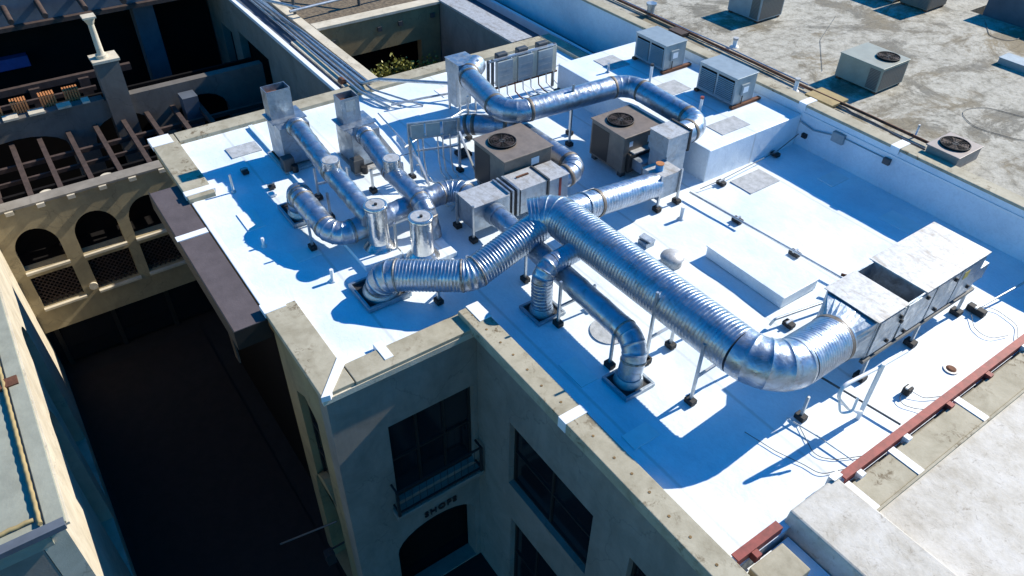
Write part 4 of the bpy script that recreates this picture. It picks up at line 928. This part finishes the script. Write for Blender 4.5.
pipe_thing('cable', 'looped cable lying on the stained roof right of the pale packaged unit', 'cable', [(-6.0, 18.9, .915), (-6.9, 18.6, .915), (-7.2, 17.9, .915), (-6.5, 17.4, .915), (-5.6, 17.7, .915), (-5.0, 18.6, .915)], .006, 'greydark', .5)
pipe_thing('cable', 'kinked cable below the dark wall at the top right corner', 'cable', [(-9.9, 23.9, .915), (-9.2, 22.9, .915), (-8.7, 22.9, .915), (-8.6, 23.6, .915)], .008, 'greydark', .3)
pipe_thing('cable', 'faint cable crossing the stained roof above the louvred units', 'cable', [(-12.5, 20.5, .915), (-11.6, 18.6, .915), (-10.3, 17.0, .915)], .005, 'greydark', .5)
def ostub(x, y, h, r, lb_): stub(x, y, h, r, lb_, 'pvc', .9, 'sheet')
ostub(-9.95, 15.5, .28, .05, 'white capped vent pipe behind the near louvred unit'); ostub(-12.6, 16.3, .2, .06, 'small cone vent between the rust pipe and the grey brown condenser'); ostub(-7.0, 15.9, .25, .02, 'thin forked rod beside the square exhaust fan')
ev = thing('exhaust_hood', 'small metal exhaust hood on the stained roof at the far end of the platform', 'vent', (-15.5, 16, .9)); MB().cyl(-15.5, 15.95, .9, 1.2, .11).build('hood_base', 'galvflat', ev); MB().cyl(-15.5, 15.95, 1.2, 1.26, .15).build('hood_top', 'galvflat', ev)
o = MB().box(-14.3, -13.8, 15.5, 15.8, .9, 1.0).build('sleeper', 'wood', None, loc=(-14, 15.6, .9)); tag(o, 'dark timber sleeper behind the far louvred unit', 'timber')

# --- shrub in the small courtyard
def shrub(cx, cy, cz, rx, ry, rz, nleaf, base, label):
    t = thing('shrub', label, 'shrub', (cx, cy, base), 'shrubs in the small courtyard')
    st = MB()
    tips = []
    for k in range(16):
        a = random.uniform(0, 6.28); q = random.uniform(.2, 1); p = V((cx+rx*q*math.cos(a), cy+ry*q*math.sin(a), cz+rz*random.uniform(-.3, 1))); tips.append(p)
        st.tube([(cx, cy, base), (cx+(p.x-cx)*.4, cy+(p.y-cy)*.4, base+(p.z-base)*.6), p], [.03, .02, .006], 6)
    st.build('stem', 'wood', t)
    lf = MB()
    for k in range(nleaf):
        p = random.choice(tips)+V((random.gauss(0, .13), random.gauss(0, .13), random.gauss(0, .14)))
        d = V((random.gauss(0, 1), random.gauss(0, 1), random.gauss(.3, .6))).normalized(); s_ = d.cross(V((random.gauss(0, 1), random.gauss(0, 1), random.gauss(0, 1)))).normalized()
        L_ = random.uniform(.08, .15); w_ = L_*.32
        lf.add([p, p+d*L_*.5+s_*w_, p+d*L_, p+d*L_*.5-s_*w_], [(0,1,2,3)])
    lf.build('foliage', 'leaf', t)
shrub(-20.9, 10.2, -1.85, .5, .85, .5, 1900, -5.5, 'bigger yellow green shrub in the small courtyard opening')
shrub(-20.9, 11.65, -1.9, .3, .35, .4, 500, -5.5, 'smaller yellow green shrub at the right side of the courtyard opening')

# ================================================================== CAMERA, LIGHT
cam = bpy.data.cameras.new('camera'); co = bpy.data.objects.new('camera', cam); C.objects.link(co); S.camera = co
cam.sensor_width = 36; cam.lens = 759.77/1024*36; cam.clip_end = 500
yaw, pitch, roll = R(144.0967), R(40.2111), R(1.1832)
F = V((math.cos(yaw)*math.cos(pitch), math.sin(yaw)*math.cos(pitch), -math.sin(pitch)))
Rt = V((math.sin(yaw), -math.cos(yaw), 0)); U = Rt.cross(F)
r_ = Rt*math.cos(roll)+U*math.sin(roll); u_ = U*math.cos(roll)-Rt*math.sin(roll)
co.matrix_world = Matrix.Translation((0, 0, 9.0)) @ Matrix((r_, u_, -F)).transposed().to_4x4()
EL, AZ = R(36.3), R(86)
sd = V((math.cos(AZ)*math.cos(EL), math.sin(AZ)*math.cos(EL), math.sin(EL)))
sun = bpy.data.lights.new('sun', 'SUN'); sun.energy = 5.0; sun.angle = R(.53); sun.color = (1, .925, .80)
so = bpy.data.objects.new('sun', sun); C.objects.link(so); so.location = (0, 20, 20); so.rotation_euler = (-sd).to_track_quat('-Z', 'Y').to_euler()
W = bpy.data.worlds.new('World'); S.world = W; W.use_nodes = True; nt = W.node_tree
sky = nt.nodes.new('ShaderNodeTexSky'); sky.sky_type = 'NISHITA'; sky.sun_disc = False; sky.sun_elevation = EL; sky.sun_rotation = math.pi/2-AZ
sky.air_density = 1.0; sky.dust_density = .1; sky.ozone_density = 4.5
hs = nt.nodes.new('ShaderNodeHueSaturation'); hs.inputs['Saturation'].default_value = 1.95
nt.links.new(sky.outputs[0], hs.inputs['Color']); nt.links.new(hs.outputs[0], nt.nodes['Background'].inputs[0]); nt.nodes['Background'].inputs[1].default_value = .127
S.render.engine = 'CYCLES'
S.view_settings.view_transform = 'Standard'; S.view_settings.look = 'None'; S.view_settings.exposure = .56; S.view_settings.gamma = 1
S.render.resolution_x = 1024; S.render.resolution_y = 576
S.cycles.max_bounces = 6
